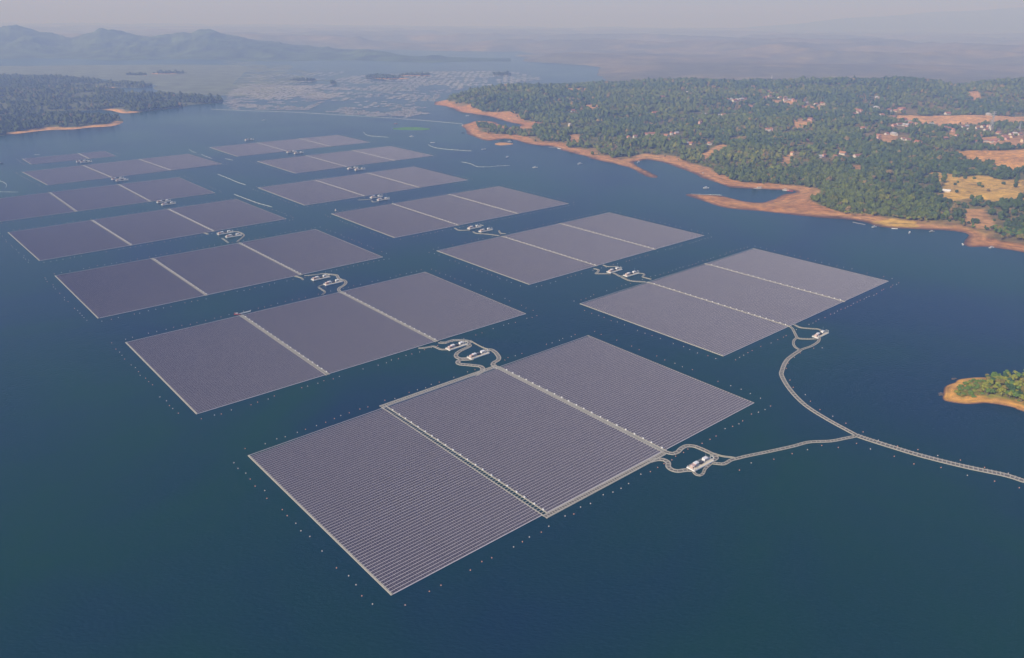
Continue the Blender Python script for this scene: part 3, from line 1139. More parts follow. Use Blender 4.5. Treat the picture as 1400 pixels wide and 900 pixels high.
walkway([(600.7, 468.3), (604, 469), (610, 468.7), (614.7, 467), (620, 465.7), (628.7, 465.5), (636, 466), (640.7, 467), (642.2, 468.7), (640, 470.3), (635, 472)], 4.6,
        'floating walkway from the second array divider round the left of two platforms')
walkway([(636, 471.5), (642.5, 472.5), (640, 475), (633, 478.3), (628, 481), (624.7, 483.7), (623.3, 487), (626, 489.7), (631.3, 490.7), (640, 490), (644, 489.3)], 4.6,
        'S-shaped floating walkway joining the two platforms behind the nearest array')
walkway([(646.7, 491), (637.3, 492), (630.7, 492.3), (626.7, 494.3), (626, 496.3), (629.3, 498.3), (640, 499.3), (649.3, 500.3), (656.7, 501.3), (660, 504.3), (659.3, 507.7), (654.7, 511), (649, 513.6)], 5.2,
        'hairpin floating walkway from a platform back along the far edge of the nearest array')
walkway([(663, 480.5), (665, 479), (669.3, 478.3), (674, 479.7), (678.7, 483.7), (682, 489), (680.7, 493), (676, 495.7), (674, 498.3), (676.7, 501.7), (682, 504.5)], 5.0,
        'curved floating walkway right of two platforms running into the divider of the nearest array')
walkway([(642.7, 466), (650.7, 470.7), (655, 473), (662, 476.3), (666.7, 477.3)], 1.6, 'thin straight floating catwalk between the two platforms behind the nearest array')
walkway([(572, 476.5), (580, 476), (587, 474.8), (593, 474), (601.7, 477.7), (607, 478.2), (614.7, 478)], 3.0,
        'floating walkway along the near edge of the second array to the left platform')
walkway([(908, 618), (912, 619), (919.3, 620.6), (926.5, 618.5), (931, 614), (938, 610.3), (948, 610.3), (957, 613.4), (970, 619.2), (977, 623), (979.2, 626.4), (975.6, 629.3), (970, 631.5)], 4.4,
        'humped floating walkway from the nearest array to the right end of its platform')
walkway([(880, 634.2), (887.5, 631.5), (899, 628.6), (907.8, 629.3), (913.5, 633), (913.5, 638), (918, 642.3), (926.5, 644.5), (936.6, 643.3), (945.5, 643)], 4.6,
        'winding floating walkway from the nearest array to the left end of its platform')
walkway([(948, 644.5), (951, 648.8), (957, 650.3), (961.2, 647.8), (964, 641.6), (971.3, 635)], 2.6, 'small U-shaped floating loop in front of the platform at the nearest array')
walkway([(972.7, 633.3), (980, 634.2), (990, 634.6), (1000, 629.3), (1008.9, 627), (1023, 623.6), (1057.8, 616.4), (1083.8, 610.6), (1106.9, 604.8), (1135.7, 603.4), (1156, 599.6), (1170.4, 596.7)], 3.6,
        'long floating branch walkway from the platform of the nearest array to the main cable walkway')
walkway([(968.4, 617.8), (980, 622), (988.6, 624.3), (1000, 625.7), (1006.5, 627)], 2.0, 'thin floating catwalk above the bend beside the platform of the nearest array')
walkway([(1900, 860), (1750, 790), (1600, 728), (1480, 684), (1440, 670), (1400, 658), (1372.6, 649.6), (1317.7, 638), (1260, 623.6), (1216.6, 610.6), (1184.8, 600.5), (1172, 596)], 6.0,
        'ladder-like main floating cable walkway with pale rungs running out of the right edge', ladder=True)
walkway([(1171, 595.5), (1161.7, 590.4), (1130, 573), (1101, 554.3), (1080.9, 534), (1069.3, 515.3), (1069.3, 506.6), (1076.5, 492.2), (1093.9, 479.2)], 4.6,
        'long curved floating cable walkway sweeping up from the junction towards the rightmost array')
walkway([(1094.5, 478.8), (1101, 476.5), (1109.7, 473.4), (1118.4, 467.7), (1120.5, 462)], 3.2, 'right fork of the curved cable walkway reaching the platform at the rightmost array')
walkway([(1093, 478.6), (1088, 475.5), (1085.2, 472), (1084.8, 468), (1086, 465), (1089.5, 461.9)], 2.8, 'left fork of the curved cable walkway below the rightmost array')
walkway([(1080, 446.3), (1083.8, 450.3), (1086.6, 456), (1089.5, 461.5), (1092, 463), (1098, 463.6), (1108, 463.8), (1116, 463.3)], 3.0, 'Y-shaped floating walkway from the divider of the rightmost array to its platform')
walkway([(1086, 444), (1088.5, 445.7), (1095.3, 448.3), (1109.7, 449.7), (1118, 450.2), (1121.5, 451.5), (1124, 454)], 2.6, 'upper floating walkway arching from the rightmost array to its platform')
walkway([(416, 377.2), (426.7, 376.4), (435.6, 375.3), (442.7, 374.4), (448.5, 375), (449.8, 376.8), (446.2, 379.4)], 2.4, 'floating walkway curling round the left platform behind the second array')
walkway([(447, 375), (453.3, 375.6), (459.5, 376.3), (461.5, 378), (462.8, 380.8), (465.8, 382.4), (471, 384), (472.9, 386.9), (470.2, 390.4), (464.9, 393.6), (463, 396.2), (464.4, 398.9)], 4.2,
        'wiggling floating walkway running down into the divider of the second array')
walkway([(444.4, 388.7), (438, 391), (435.6, 393), (440, 396.2), (444.4, 399.8), (440, 403.8)], 2.2, 'zigzag floating walkway left of the divider at the second array')
walkway([(403, 378), (411.5, 380.2), (414.7, 383.3)], 2.2, 'short loose floating walkway end at the third array')
walkway([(812, 367.5), (818, 369.4), (817, 372.5), (815, 374.3), (826, 374.5), (834, 374.3)], 3.4, 'floating walkway bent like a Z left of the platforms behind the rightmost array')
walkway([(824.4, 362.5), (830.7, 364.7), (842, 364.8), (847, 366.8), (846, 370), (841.7, 371.3)], 2.6, 'hooked floating walkway above the left platform behind the rightmost array')
walkway([(838.6, 373.5), (843, 375.5), (848, 378), (855.9, 376.8)], 3.0, 'short floating walkway between the two platforms behind the rightmost array')
walkway([(849.6, 379), (860.6, 383.8), (873, 385.3), (882.6, 385.6)], 3.4, 'floating walkway sagging below the right platform into the rightmost array')
walkway([(870, 374.3), (878, 374.2), (881, 376), (878.5, 378.7), (884, 380.5), (890.4, 382.1)], 2.6, 'looped floating walkway right of the right platform behind the rightmost array')
walkway([(621.6, 312), (627.9, 315), (642, 314.8)], 2.8, 'floating walkway left of the platforms at the second array of the right chain')
walkway([(646.7, 317), (651.4, 319.2), (667, 320.5), (682.5, 322.5)], 2.8, 'floating walkway under the platforms into the second array of the right chain')
walkway([(682, 315.4), (684.4, 319), (691.5, 319.9)], 2.6, 'short hooked floating walkway at the far edge of the second array in the right chain')
walkway([(653.8, 309.4), (657, 308.2), (661, 308.6)], 2.2, 'tiny floating walkway above the platforms between second and third array of the right chain')
walkway([(313, 316.6), (325.7, 317.4), (333.6, 321.6), (330, 326), (324, 330.7)], 2.6, 'curved floating walkway round the platforms behind the third array of the left chain')
walkway([(303.7, 326), (308, 329), (312.4, 332.3)], 2.4, 'short diagonal floating walkway below the platforms behind the third array of the left chain')
walkway([(277, 318), (284.9, 320.5)], 2.4, 'short loose floating walkway end at the fourth array of the left chain')
walkway([(489.3, 273.7), (497, 273.3), (506.6, 272.7)], 2.6, 'floating walkway left of the platforms between third and fourth array of the right chain')
walkway([(508, 274.5), (510, 276.3), (516, 276)], 2.4, 'short floating walkway under the platforms between third and fourth array of the right chain')

# ================================================================== INVERTER PLATFORMS
m = MB()
m.box(-13, 13, -4, 4, -0.4, 0.9, 0, bottom=True)
m.box(-13.15, 13.15, -4.35, -4.02, 0.2, 1.25, 1)
m.box(-13.35, -13.02, -4, 4, 0.2, 1.2, 1)
deck_me = m.data('deck', [M['cream'], M['white']])


def container_me(mats, h=2.9):
    m = MB()
    m.box(-2.2, 2.2, -1.5, 1.5, 0, h, 0)
    m.box(-2.3, 2.3, -1.6, 1.6, h, h + 0.15, 0)
    for i in range(4):
        m.box(-1.9 + i * 1.0, -1.3 + i * 1.0, -1.56, -1.5, 0.4, 2.2, 1)
    return m.data('container', mats)


cont_w = container_me([M['white'], M['grey']])
cont_p = container_me([M['pink'], M['grey']], 2.5)
m = MB()
m.box(-2.0, 2.0, -1.0, 1.0, 0, 2.0, 0)
for i in range(7):
    m.box(-1.8 + i * 0.55, -1.5 + i * 0.55, -1.7, -1.02, 0.3, 1.7, 1)
    m.box(-1.8 + i * 0.55, -1.5 + i * 0.55, 1.02, 1.7, 0.3, 1.7, 1)
for i in (-1.2, 0, 1.2):
    m.lathe([(0.22, 2.0), (0.22, 2.5), (0.1, 2.6), (0.1, 3.0), (0.0, 3.05)], 6, 1, (i, 0))
trafo_me = m.data('transformer', [M['grey'], M['darkgrey']])
m = MB()
for x in np.linspace(-12.7, 12.7, 9):
    m.box(x - 0.06, x + 0.06, 3.7, 3.82, 0.9, 2.1)
for z in (1.45, 2.05):
    m.box(-12.8, 12.8, 3.72, 3.80, z, z + 0.08)
for xe in (-12.8, 12.7):
    for z in (1.45, 2.05):
        m.box(xe, xe + 0.1, -3.8, 3.65, z, z + 0.08)
rail_me = m.data('railing', M['white'])
m = MB()
for xe in (-12.6, 12.4):
    for y in (-3.6, -0.4):
        m.box(xe, xe + 0.22, y, y + 0.22, 0.9, 4.2)
    m.box(xe, xe + 0.22, -3.6, -0.18, 4.2, 4.42)
gantry_me = m.data('mooring_frame', M['white'])
m = MB()
m.tube([(0, 0, 0), (0, 0, 7.5)], [0.14, 0.07], 6)
m.box(-0.4, 0.4, -0.05, 0.05, 6.6, 6.7)
mast_me = m.data('antenna_mast', M['mast'])

proto = None


def platform(px, rz, label, sc=1.0, flip=False):
    global proto
    p = U(*px)
    if proto is None:
        r = empty('inverter_platform', (p[0], p[1], 0), rz)
        link('deck', deck_me, r)
        for me, x, y in ((cont_p, -9.4, 0.2), (cont_w, -5.2, 0.8), (cont_w, 6.8, 0.8)):
            o = link('container', me, r)
            o.location = (x, y, 0.9)
        o = link('transformer', trafo_me, r)
        o.location = (0.8, 0.4, 0.9)
        link('railing', rail_me, r)
        link('mooring_frame', gantry_me, r)
        o = link('antenna_mast', mast_me, r)
        o.location = (9.6, 2.6, 0.9)
        proto = r
    else:
        r = dup(proto, (p[0], p[1], 0), rz)
    r.scale = (sc, sc, sc)
    tag(r, label, 'platform', 'floating inverter platforms')
    return r


TH = 0.69
PL = [((957.5, 635.5), 'nearest inverter platform, cream deck with pink and white boxes, right of the nearest array'),
      ((624.5, 474.5), 'left of two inverter platforms between nearest array and second array of left chain'),
      ((654, 486.5), 'right of two inverter platforms between nearest array and second array of left chain'),
      ((1121.5, 458.5), 'lone white inverter platform at the near corner of the rightmost array'),
      ((438.5, 381), 'left of two inverter platforms between second and third array of left chain'),
      ((455.5, 387.5), 'right of two inverter platforms between second and third array of left chain'),
      ((840, 370.8), 'left of two inverter platforms behind the rightmost array'),
      ((863, 375.8), 'right of two inverter platforms behind the rightmost array'),
      ((308, 319.3), 'left of two inverter platforms between third and fourth array of left chain'),
      ((319.5, 323.3), 'right of two inverter platforms between third and fourth array of left chain'),
      ((648.5, 311.8), 'left of two inverter platforms between second and third array of right chain'),
      ((664, 315.8), 'right of two inverter platforms between second and third array of right chain'),
      ((224, 276.2), 'left of two inverter platforms between fourth and fifth array of left chain'),
      ((230.5, 279.5), 'right of two inverter platforms between fourth and fifth array of left chain'),
      ((514.5, 270), 'left of two inverter platforms between third and fourth array of right chain'),
      ((524, 273.2), 'right of two inverter platforms between third and fourth array of right chain'),
      ((161, 245), 'left of two inverter platforms between fifth and sixth array of left chain'),
      ((167, 247), 'right of two inverter platforms between fifth and sixth array of left chain'),
      ((482, 230.7), 'left of two inverter platforms between fourth and fifth array of right chain'),
      ((492, 232.2), 'right of two inverter platforms between fourth and fifth array of right chain'),
      ((398.5, 208.3), 'left of two inverter platforms between fifth and farthest array of right chain'),
      ((408.5, 209.8), 'right of two inverter platforms between fifth and farthest array of right chain'),
      ((112, 221.2), 'left of two inverter platforms between sixth and farthest array of left chain'),
      ((118, 222), 'right of two inverter platforms between sixth and farthest array of left chain'),
      ((341, 191.7), 'farthest inverter platform, a dark speck behind the farthest array of right chain')]
for i, (p, l) in enumerate(PL):
    platform(p, TH + random.uniform(-0.04, 0.04), l, {0: 1.0, 3: 0.95}.get(i, 1.0))

# ================================================================== MOORING BUOYS
def buoy_me(mt):
    m = MB()
    m.lathe([(0.0, -0.25), (0.32, -0.2), (0.44, 0.05), (0.44, 0.3), (0.32, 0.52), (0.15, 0.6), (0.07, 0.62), (0.07, 0.85), (0.0, 0.87)], 8)
    return m.data('mooring_buoy', mt, smooth=True)


buoy_o, buoy_w = buoy_me(M['buoy']), buoy_me(M['buoy2'])


def ordinal(n):
    return '%d%s' % (n, 'th' if 10 <= n % 100 <= 20 else {1: 'st', 2: 'nd', 3: 'rd'}.get(n % 10, 'th'))


buoys = []          # (x, y, colour, label)
for nm, (c, th, wd, dp, e1, e2) in INFO.items():
    w_ = WHERE[nm][0]
    sides = [('near', -dp / 2 - 13.5, 'x', 9.0, 'left'), ('left', -wd / 2 - 13, 'y', 11.0, 'near'),
             ('right', wd / 2 + 15, 'y', 12.0, 'near'), ('far', dp / 2 + 11, 'x', 9.5, 'left')]
    for sd_, off, ax, sp, start in sides:
        ln = wd if ax == 'x' else dp
        t = -ln / 2 + 2
        k = 0
        while t < ln / 2 + 8:
            if random.random() > 0.2:
                k += 1
                a, b = (t + random.uniform(-1.6, 1.6), off + random.uniform(-1.8, 1.8))
                if ax == 'y':
                    a, b = b, a
                p = c + e1 * a + e2 * b
                o_ = random.random() < 0.45
                buoys.append((p[0], p[1], o_, '%s buoy, %s from the %s end, off the %s edge of the %s' % ('orange' if o_ else 'pale', ordinal(k), start, sd_, w_)))
            t += sp
tb = [(1124, 476), (1112.5, 476.5), (1094, 483), (1086, 489), (1077.5, 497), (1075, 504), (1071, 510), (1080, 520), (1084.5, 530), (1101, 540), (1108, 549), (1121, 560.5), (1138.5, 569.5),
      (1156.5, 579), (1180, 591), (1201, 602.3), (1227, 610.3), (1255, 615.3), (1282, 623.3), (1313, 629.5), (1346, 639.5), (1378.5, 647.5)]
for i, p in enumerate(tb):
    q = U(*p)
    buoys.append((q[0], q[1], i % 3 != 0, '%s buoy, %s from the rightmost array on the outer side of the main walkway' % ('orange' if i % 3 else 'pale', ordinal(i + 1))))
tb2 = [(1027, 633.3), (1011, 643.2), (1058, 628.3), (1083, 620.7), (1104, 615.3), (1123.5, 609.5), (1146, 612.3), (1171, 606.7), (1190, 614.3), (1222.5, 624.3), (1249.5, 634.7), (1286.5, 639.7), (1322.5, 650.3), (1359.7, 658.3), (1393.5, 667.3)]
for i, p in enumerate(tb2):
    q = U(*p)
    buoys.append((q[0], q[1], i % 4 != 0, '%s buoy, %s from the nearest platform along the near side of the walkways' % ('orange' if i % 4 else 'pale', ordinal(i + 1))))
bp_ = np.array([(b[0], b[1], 0.5) for b in buoys])
bx, by = PX(bp_)
vis = (bx > -30) & (bx < 1430) & (by < 930)
order = [i for i in np.argsort(bp_[:, 0] ** 2 + bp_[:, 1] ** 2) if vis[i]]
for i in order[:300]:
    b = buoys[i]
    o = link('mooring_buoy', buoy_o if b[2] else buoy_w)
    o.location = (b[0], b[1], 0)
    o.rotation_euler = (random.uniform(-.1, .1), random.uniform(-.1, .1), random.uniform(0, 6))
    tag(o, b[3], 'buoy', 'mooring buoys round the arrays')
bv = np.array([v.co[:] for v in buoy_o.vertices])
bf = np.array([p.vertices[:] for p in buoy_o.polygons])
rest = order[300:]
V = (bv[None] + np.array([(buoys[i][0], buoys[i][1], 0) for i in rest])[:, None]).reshape(-1, 3)
F = (bf[None] + (np.arange(len(rest)) * len(bv))[:, None, None]).reshape(-1, 4)
mi = np.repeat([0 if buoys[i][2] else 1 for i in rest], len(bf))
tag(link('mooring_buoys', mesh_np('mooring_buoys', V, F, [M['buoy'], M['buoy2']], matidx=mi)), kind='stuff')
# one larger white marker
mk = MB()
mk.lathe([(0, -0.3), (1.3, -0.2), (1.5, 0.3), (1.5, 1.2), (1.0, 1.8), (0.5, 2.2), (0.3, 4.2), (0, 4.3)], 10)
o = mk.build('marker_buoy', M['buoy2'], smooth=True)
p = U(458.8, 288.3)
o.location = (p[0], p[1], 0)
tag(o, 'large white marker buoy off the far left corner of the third array of right chain', 'buoy')

# ================================================================== FLOATING BOOMS
BO = [([(298, 238.5), (312, 244), (325, 249.5), (336, 253)], 1.5, 'pale curved floating boom right of the fifth array of left chain'),
      ([(320, 265.8), (335, 271.5), (353, 278), (372, 283.3)], 1.6, 'long pale floating boom beside the right edge of the fourth array of left chain'),
      ([(258.5, 204.3), (263, 207.5), (268.5, 208.8)], 1.3, 'short upper piece of floating boom above the sixth array of left chain'),
      ([(275, 210.6), (280, 213.5), (290, 217)], 1.5, 'short lower piece of floating boom right of the sixth array of left chain'),
      ([(308, 217), (313, 218), (318.5, 219.3)], 1.3, 'tiny straight floating boom left of the fifth array of right chain'),
      ([(-12, 246), (0, 247.8), (6, 250), (9, 253), (8, 257)], 1.4, 'hooked floating boom at the left edge beyond the fifth array'),
      ([(-20, 262.5), (0, 262.5), (25, 262.8)], 1.0, 'thin straight floating boom at the left edge just behind the fifth array'),
      ([(47, 211.5), (54.5, 211.8)], 1.2, 'tiny pale floating boom behind the farthest array of left chain'),
      ([(497, 180.5), (500, 184), (507, 186), (520, 187), (531, 188)], 1.5, 'hooked floating boom right of the farthest array of right chain'),
      ([(585, 197.5), (590, 200.5), (600, 203), (620, 205), (645, 206.7)], 1.6, 'long pale floating boom on open water left of the small sandbar'),
      ([(631, 221.5), (643, 224), (653, 228), (668, 228.2), (683, 227), (697, 226.7)], 1.5, 'kinked pale floating boom between the right chain and the red shore'),
      ([(288, 149.5), (340, 151.5), (400, 153.5), (450, 156.5), (520, 160.5), (575, 164.5), (632, 169.5)], 1.5, 'very long straight floating boom across the strait to the middle cape'),
      ([(945, 265.4), (960, 266.3), (975, 266.5), (987, 267.2)], 1.8, 'pale timber boom lying along the tip of the long red spit')]
for px, rad, lab in BO:
    c = smooth_line(UL(px), 6)
    mb = MB()
    o0 = c[0]
    mb.tube([(p[0] - o0[0], p[1] - o0[1], 0.15) for p in c], rad * 0.22, 6)
    # flotation collars
    for i in range(2, len(c) - 1, 3):
        d_ = c[i + 1] - c[i]
        mb.tube([(c[i][0] - o0[0], c[i][1] - o0[1], 0.3), (c[i][0] + d_[0] * .5 - o0[0], c[i][1] + d_[1] * .5 - o0[1], 0.3)], rad * 0.36, 6)
    o = mb.build('floating_boom', M['boom'], smooth=True)
    o.location = (o0[0], o0[1], 0)
    tag(o, lab, 'boom', 'floating booms')

# ================================================================== BOATS AND JETTIES
def hull_mb(L, B, H):
    m = MB()
    st = [(-.5, .55, 1.0), (-.3, .92, .85), (0, 1, .8), (.25, .85, .85), (.42, .45, 1.05), (.5, .04, 1.3)]
    n = len(st)
    for x, b, h in st:
        y = b * B / 2
        m.v += [(x * L, -y, h * H), (x * L, -y * .65, -0.2), (x * L, y * .65, -0.2), (x * L, y, h * H),
                (x * L, y * .88, h * H), (x * L, y * .6, 0.25 * H), (x * L, -y * .6, 0.25 * H), (x * L, -y * .88, h * H)]
    for i in range(n - 1):
        for j in range(8):
            m.f.append((i * 8 + j, i * 8 + (j + 1) % 8, (i + 1) * 8 + (j + 1) % 8, (i + 1) * 8 + j))
            m.m.append(0)
    m.f.append(tuple(range(8)))
    m.m.append(0)
    return m


hulls = {k: hull_mb(9, 2.3, 0.9).data('hull', M[k]) for k in ('white', 'wood', 'bluep', 'redp', 'darkgrey')}
m = MB()
m.box(-2.4, 1.2, -1.0, 1.0, 2.1, 2.25, 0)
for x in (-2.3, 1.1):
    for y in (-0.95, 0.85):
        m.box(x, x + 0.1, y, y + 0.1, 0.5, 2.1, 1)
canopy = m.data('canopy', [M['white'], M['mast']])
m = MB()
m.box(-0.3, 0.3, -0.9, 0.9, 0.45, 0.6)
m.box(1.5, 2.0, -0.75, 0.75, 0.45, 0.6)
bench = m.data('thwart', M['wood'])


def boat(px, rz, hull, label, sc=1.0, can=True):
    p = U(*px)
    r = empty('boat', (p[0], p[1], 0), rz)
    r.scale = (sc, sc, sc)
    link('hull', hulls[hull], r)
    link('thwart', bench, r)
    if can:
        link('canopy', canopy, r)
    tag(r, label, 'boat', 'small boats on the reservoir')


boat((331.5, 428.6), 0.75, 'white', 'white open boat moored at the divider end of the second array, middle of three', 0.95, False)
boat((338.3, 427), 0.8, 'white', 'white open boat moored rightmost at the far edge of the second array', 1.0, False)
boat((324.5, 430.2), 0.1, 'redp', 'red and white boat moored leftmost at the divider end of the second array', 0.9)
BT = [((1195, 310.8), .3, 'white', 'white boat below the scrubby bank, left of the dark wooded bay shore'),
      ((1223, 313), -.2, 'white', 'white covered boat at the shore midway along the right bank'),
      ((1243.5, 318.5), .9, 'white', 'white boat just off the right shore with its bow towards land'),
      ((1274, 317), .1, 'wood', 'brown boat in the dark reflection below the right bank'),
      ((1316, 334.5), 1.2, 'white', 'white covered boat at the tip of the small rounded point on right'),
      ((1355.5, 339), .25, 'white', 'white boat lying along the shore nearest the right edge'),
      ((1074, 260.5), -.4, 'white', 'left white boat of the pair at the head of the inlet'),
      ((1080, 261.5), -.5, 'redp', 'right red boat of the pair at the head of the inlet'),
      ((965.5, 257.4), .1, 'white', 'small white boat crossing the inlet behind the long spit'),
      ((873, 222.2), .9, 'white', 'white boat in the small bay behind the short red spit'),
      ((764.5, 203.5), -.8, 'white', 'white boat at the shore right of the long jetty raft'),
      ((793, 224.5), .4, 'white', 'white speck of a boat on open water off the red shore'),
      ((697, 194), .2, 'white', 'white boat in the channel behind the small sandbar'),
      ((661.4, 204.4), .5, 'white', 'white boat off the tip of the middle cape'),
      ((693.6, 215.3), 1.1, 'white', 'white boat on open water below the sandbar'),
      ((731.6, 229.4), .2, 'white', 'white boat on open water between kinked boom and red shore'),
      ((633, 182), .9, 'darkgrey', 'dark boat left of the middle cape'),
      ((639, 158.5), .2, 'white', 'white boat in the narrow bay behind the middle cape'),
      ((563, 187), .2, 'white', 'white boat near the upper end of the long boom in the strait'),
      ((591.6, 195.3), .2, 'white', 'white boat just above the long pale boom left of the sandbar'),
      ((361, 165), .5, 'white', 'white boat alone below the fish cages on the left'),
      ((0, 224), .3, 'darkgrey', 'dark boat at the left edge by the farthest arrays'),
      ((370.7, 144.5), .5, 'white', 'bright white boat among the dense fish cages'),
      ((541, 169.5), .3, 'redp', 'reddish boat above the green floating weed')]
for i, (p, a, h, l) in enumerate(BT):
    boat(p, a, h, l, 1.15 if p[1] > 300 else 1.5, i % 3 != 1)


def jetty(px, rz, L, W, lab, hut=True):
    p = U(*px)
    r = empty('jetty_raft', (p[0], p[1], 0), rz)
    m = MB()
    for i in range(int(L / 1.2)):
        m.box(-L / 2 + i * 1.2, -L / 2 + i * 1.2 + 1.0, -W / 2, W / 2, 0.1, 0.5, 0)
    m.build('deck', M['wood'], r)
    if hut:
        m = MB()
        m.box(-L * .2, L * .15, -W * .3, W * .3, 0.5, 2.8, 0)
        h = m.build('hut', M['wallc'], r)
        m = MB()
        m.quad((-L * .24, -W * .4, 2.75), (L * .19, -W * .4, 2.75), (L * .19, 0, 3.7), (-L * .24, 0, 3.7))
        m.quad((-L * .24, 0, 3.7), (L * .19, 0, 3.7), (L * .19, W * .4, 2.75), (-L * .24, W * .4, 2.75))
        m.build('roof', M['tin'], h)
    tag(r, lab, 'jetty', 'jetties and rafts on the shore')


jetty((1174.5, 305.8), -0.85, 24, 3.0, 'long pale floating jetty along the right bank below the trees', False)
jetty((757, 201.6), 0.0, 30, 5, 'long pale raft at the shore right of the sandbar', False)
jetty((1038, 257.8), 0.15, 26, 7, 'pale raft with a hut at the sandy bank of the inlet')
jetty((810, 207.5), -.3, 14, 8, 'small hut raft drawn up on the red shore left of the short spit')
jetty((632.5, 171.8), 1.2, 12, 6, 'small hut raft at the tip of the middle cape')
jetty((961, 238), .3, 8, 5, 'small pale hut raft on the beach above the inlet')

# ================================================================== FISH CAGES
def raft_np(nx, ny, s, huts):
    m = MB()
    wx, wy = nx * s, ny * s
    for i in range(nx + 1):
        x = -wx / 2 + i * s
        m.box(x - 0.75, x + 0.75, -wy / 2 - 0.75, wy / 2 + 0.75, 0.05, 0.55, 0)
    for j in range(ny + 1):
        y = -wy / 2 + j * s
        for i in range(nx):
            m.box(-wx / 2 + i * s + 0.77, -wx / 2 + (i + 1) * s - 0.77, y - 0.75, y + 0.75, 0.05, 0.5, 0)
    m2 = MB()
    for (x, y) in huts:
        m2.box(x - 1.9, x + 1.9, y - 1.5, y + 1.5, 0.56, 2.7, 0)
        m2.quad((x - 2.4, y - 2, 2.65), (x + 2.4, y - 2, 2.65), (x + 2.4, y, 3.5), (x - 2.4, y, 3.5), 1)
        m2.quad((x - 2.4, y, 3.5), (x + 2.4, y, 3.5), (x + 2.4, y + 2, 2.65), (x - 2.4, y + 2, 2.65), 1)
    return m, m2


rafts = []
for nx, ny, s, huts, rf in [(3, 3, 8, [(-8, 4)], 'tin2'), (4, 2, 8, [(10, 0)], 'rust'), (4, 4, 7, [(-7, 7), (7, -7)], 'tin2'), (5, 2, 7, [(0, 0)], 'tin2')]:
    a, b = raft_np(nx, ny, s, huts)
    rafts.append((a, b, a.data('raft_frame', M['wood']), [raft_np(0, 0, s, [h_])[1].data('hut', [M['hutgrey'], M[rf]]) for h_ in huts]))
zones = [(UL([(306, 150), (312, 128), (330, 115), (420, 117), (480, 121), (440, 142), (420, 150), (360, 151)]), 30, 0.95),
         (UL([(420, 117), (480, 104), (600, 98), (700, 97), (745, 108), (700, 115), (640, 118), (604, 130), (592, 140), (575, 150), (520, 153), (480, 141), (445, 140)]), 40, 0.75),
         (UL([(470, 146), (520, 152), (575, 150), (588, 156), (560, 160), (480, 157), (450, 153)]), 30, 0.7),
         (UL([(480, 98), (380, 100), (345, 103), (330, 114), (420, 116)]), 55, 0.6)]
cages = []
for z_, sp, pr in zones:
    x0, y0 = z_.min(0)
    x1, y1 = z_.max(0)
    gx, gy = np.meshgrid(np.arange(x0, x1, sp), np.arange(y0, y1, sp * 1.25), indexing='ij')
    gx = gx.ravel() + rng.uniform(-.2, .2, gx.size) * sp
    gy = gy.ravel() + rng.uniform(-.2, .2, gy.size) * sp
    ok = inside(z_, gx, gy) & (rng.random(gx.size) < pr * (0.35 + 1.3 * sstep(.38, .6, fbm(gx, gy, 220, 3))))
    for p in islets + [PEN, LP2]:
        ok &= sdist(p, gx, gy) < -22
    for x, y in zip(gx[ok], gy[ok]):
        cages.append((x, y))
cages = np.array(cages)
cages = cages[np.argsort((cages ** 2).sum(1))]
ang = 0.6 + 1.4 * (fbm(cages[:, 0], cages[:, 1], 300, 2) - .5) * 3 + rng.uniform(-.15, .15, len(cages))
kind = rng.integers(0, 4, len(cages))
for i in range(min(300, len(cages))):
    a, b, fa, hb = rafts[kind[i]]
    r = empty('fish_cage', (cages[i, 0], cages[i, 1], 0), ang[i])
    link('raft_frame', fa, r)
    for h_ in hb:
        link('hut', h_, r)
    lab = ['square nine-cell fish raft with one tin-roofed hut', 'oblong eight-cell fish raft with rust-roofed end hut',
           'large sixteen-cell fish raft with two tin-roofed huts', 'long ten-cell fish raft with a middle hut'][kind[i]]
    tag(r, lab + ' among the nearer cages', 'fish cage', 'fish cages in the far strait')
Vs, Fs, Ms, n0 = [], [], [], 0
for i in range(300, len(cages)):
    a, b, _, _ = rafts[kind[i]]
    ca, sa = math.cos(ang[i]), math.sin(ang[i])
    for mbx, off in ((a, 0), (b, 1)):
        v = np.array(mbx.v)
        vv = np.stack([cages[i, 0] + ca * v[:, 0] - sa * v[:, 1], cages[i, 1] + sa * v[:, 0] + ca * v[:, 1], v[:, 2]], -1)
        Vs.append(vv)
        Fs.append(np.array(mbx.f) + n0)
        Ms += [q_ + off for q_ in mbx.m]
        n0 += len(v)
if Vs:
    tag(link('fish_cages', mesh_np('fish_cages', np.vstack(Vs), np.vstack(Fs), [M['wood'], M['hutgrey'], M['tin2']], matidx=Ms)), kind='stuff')

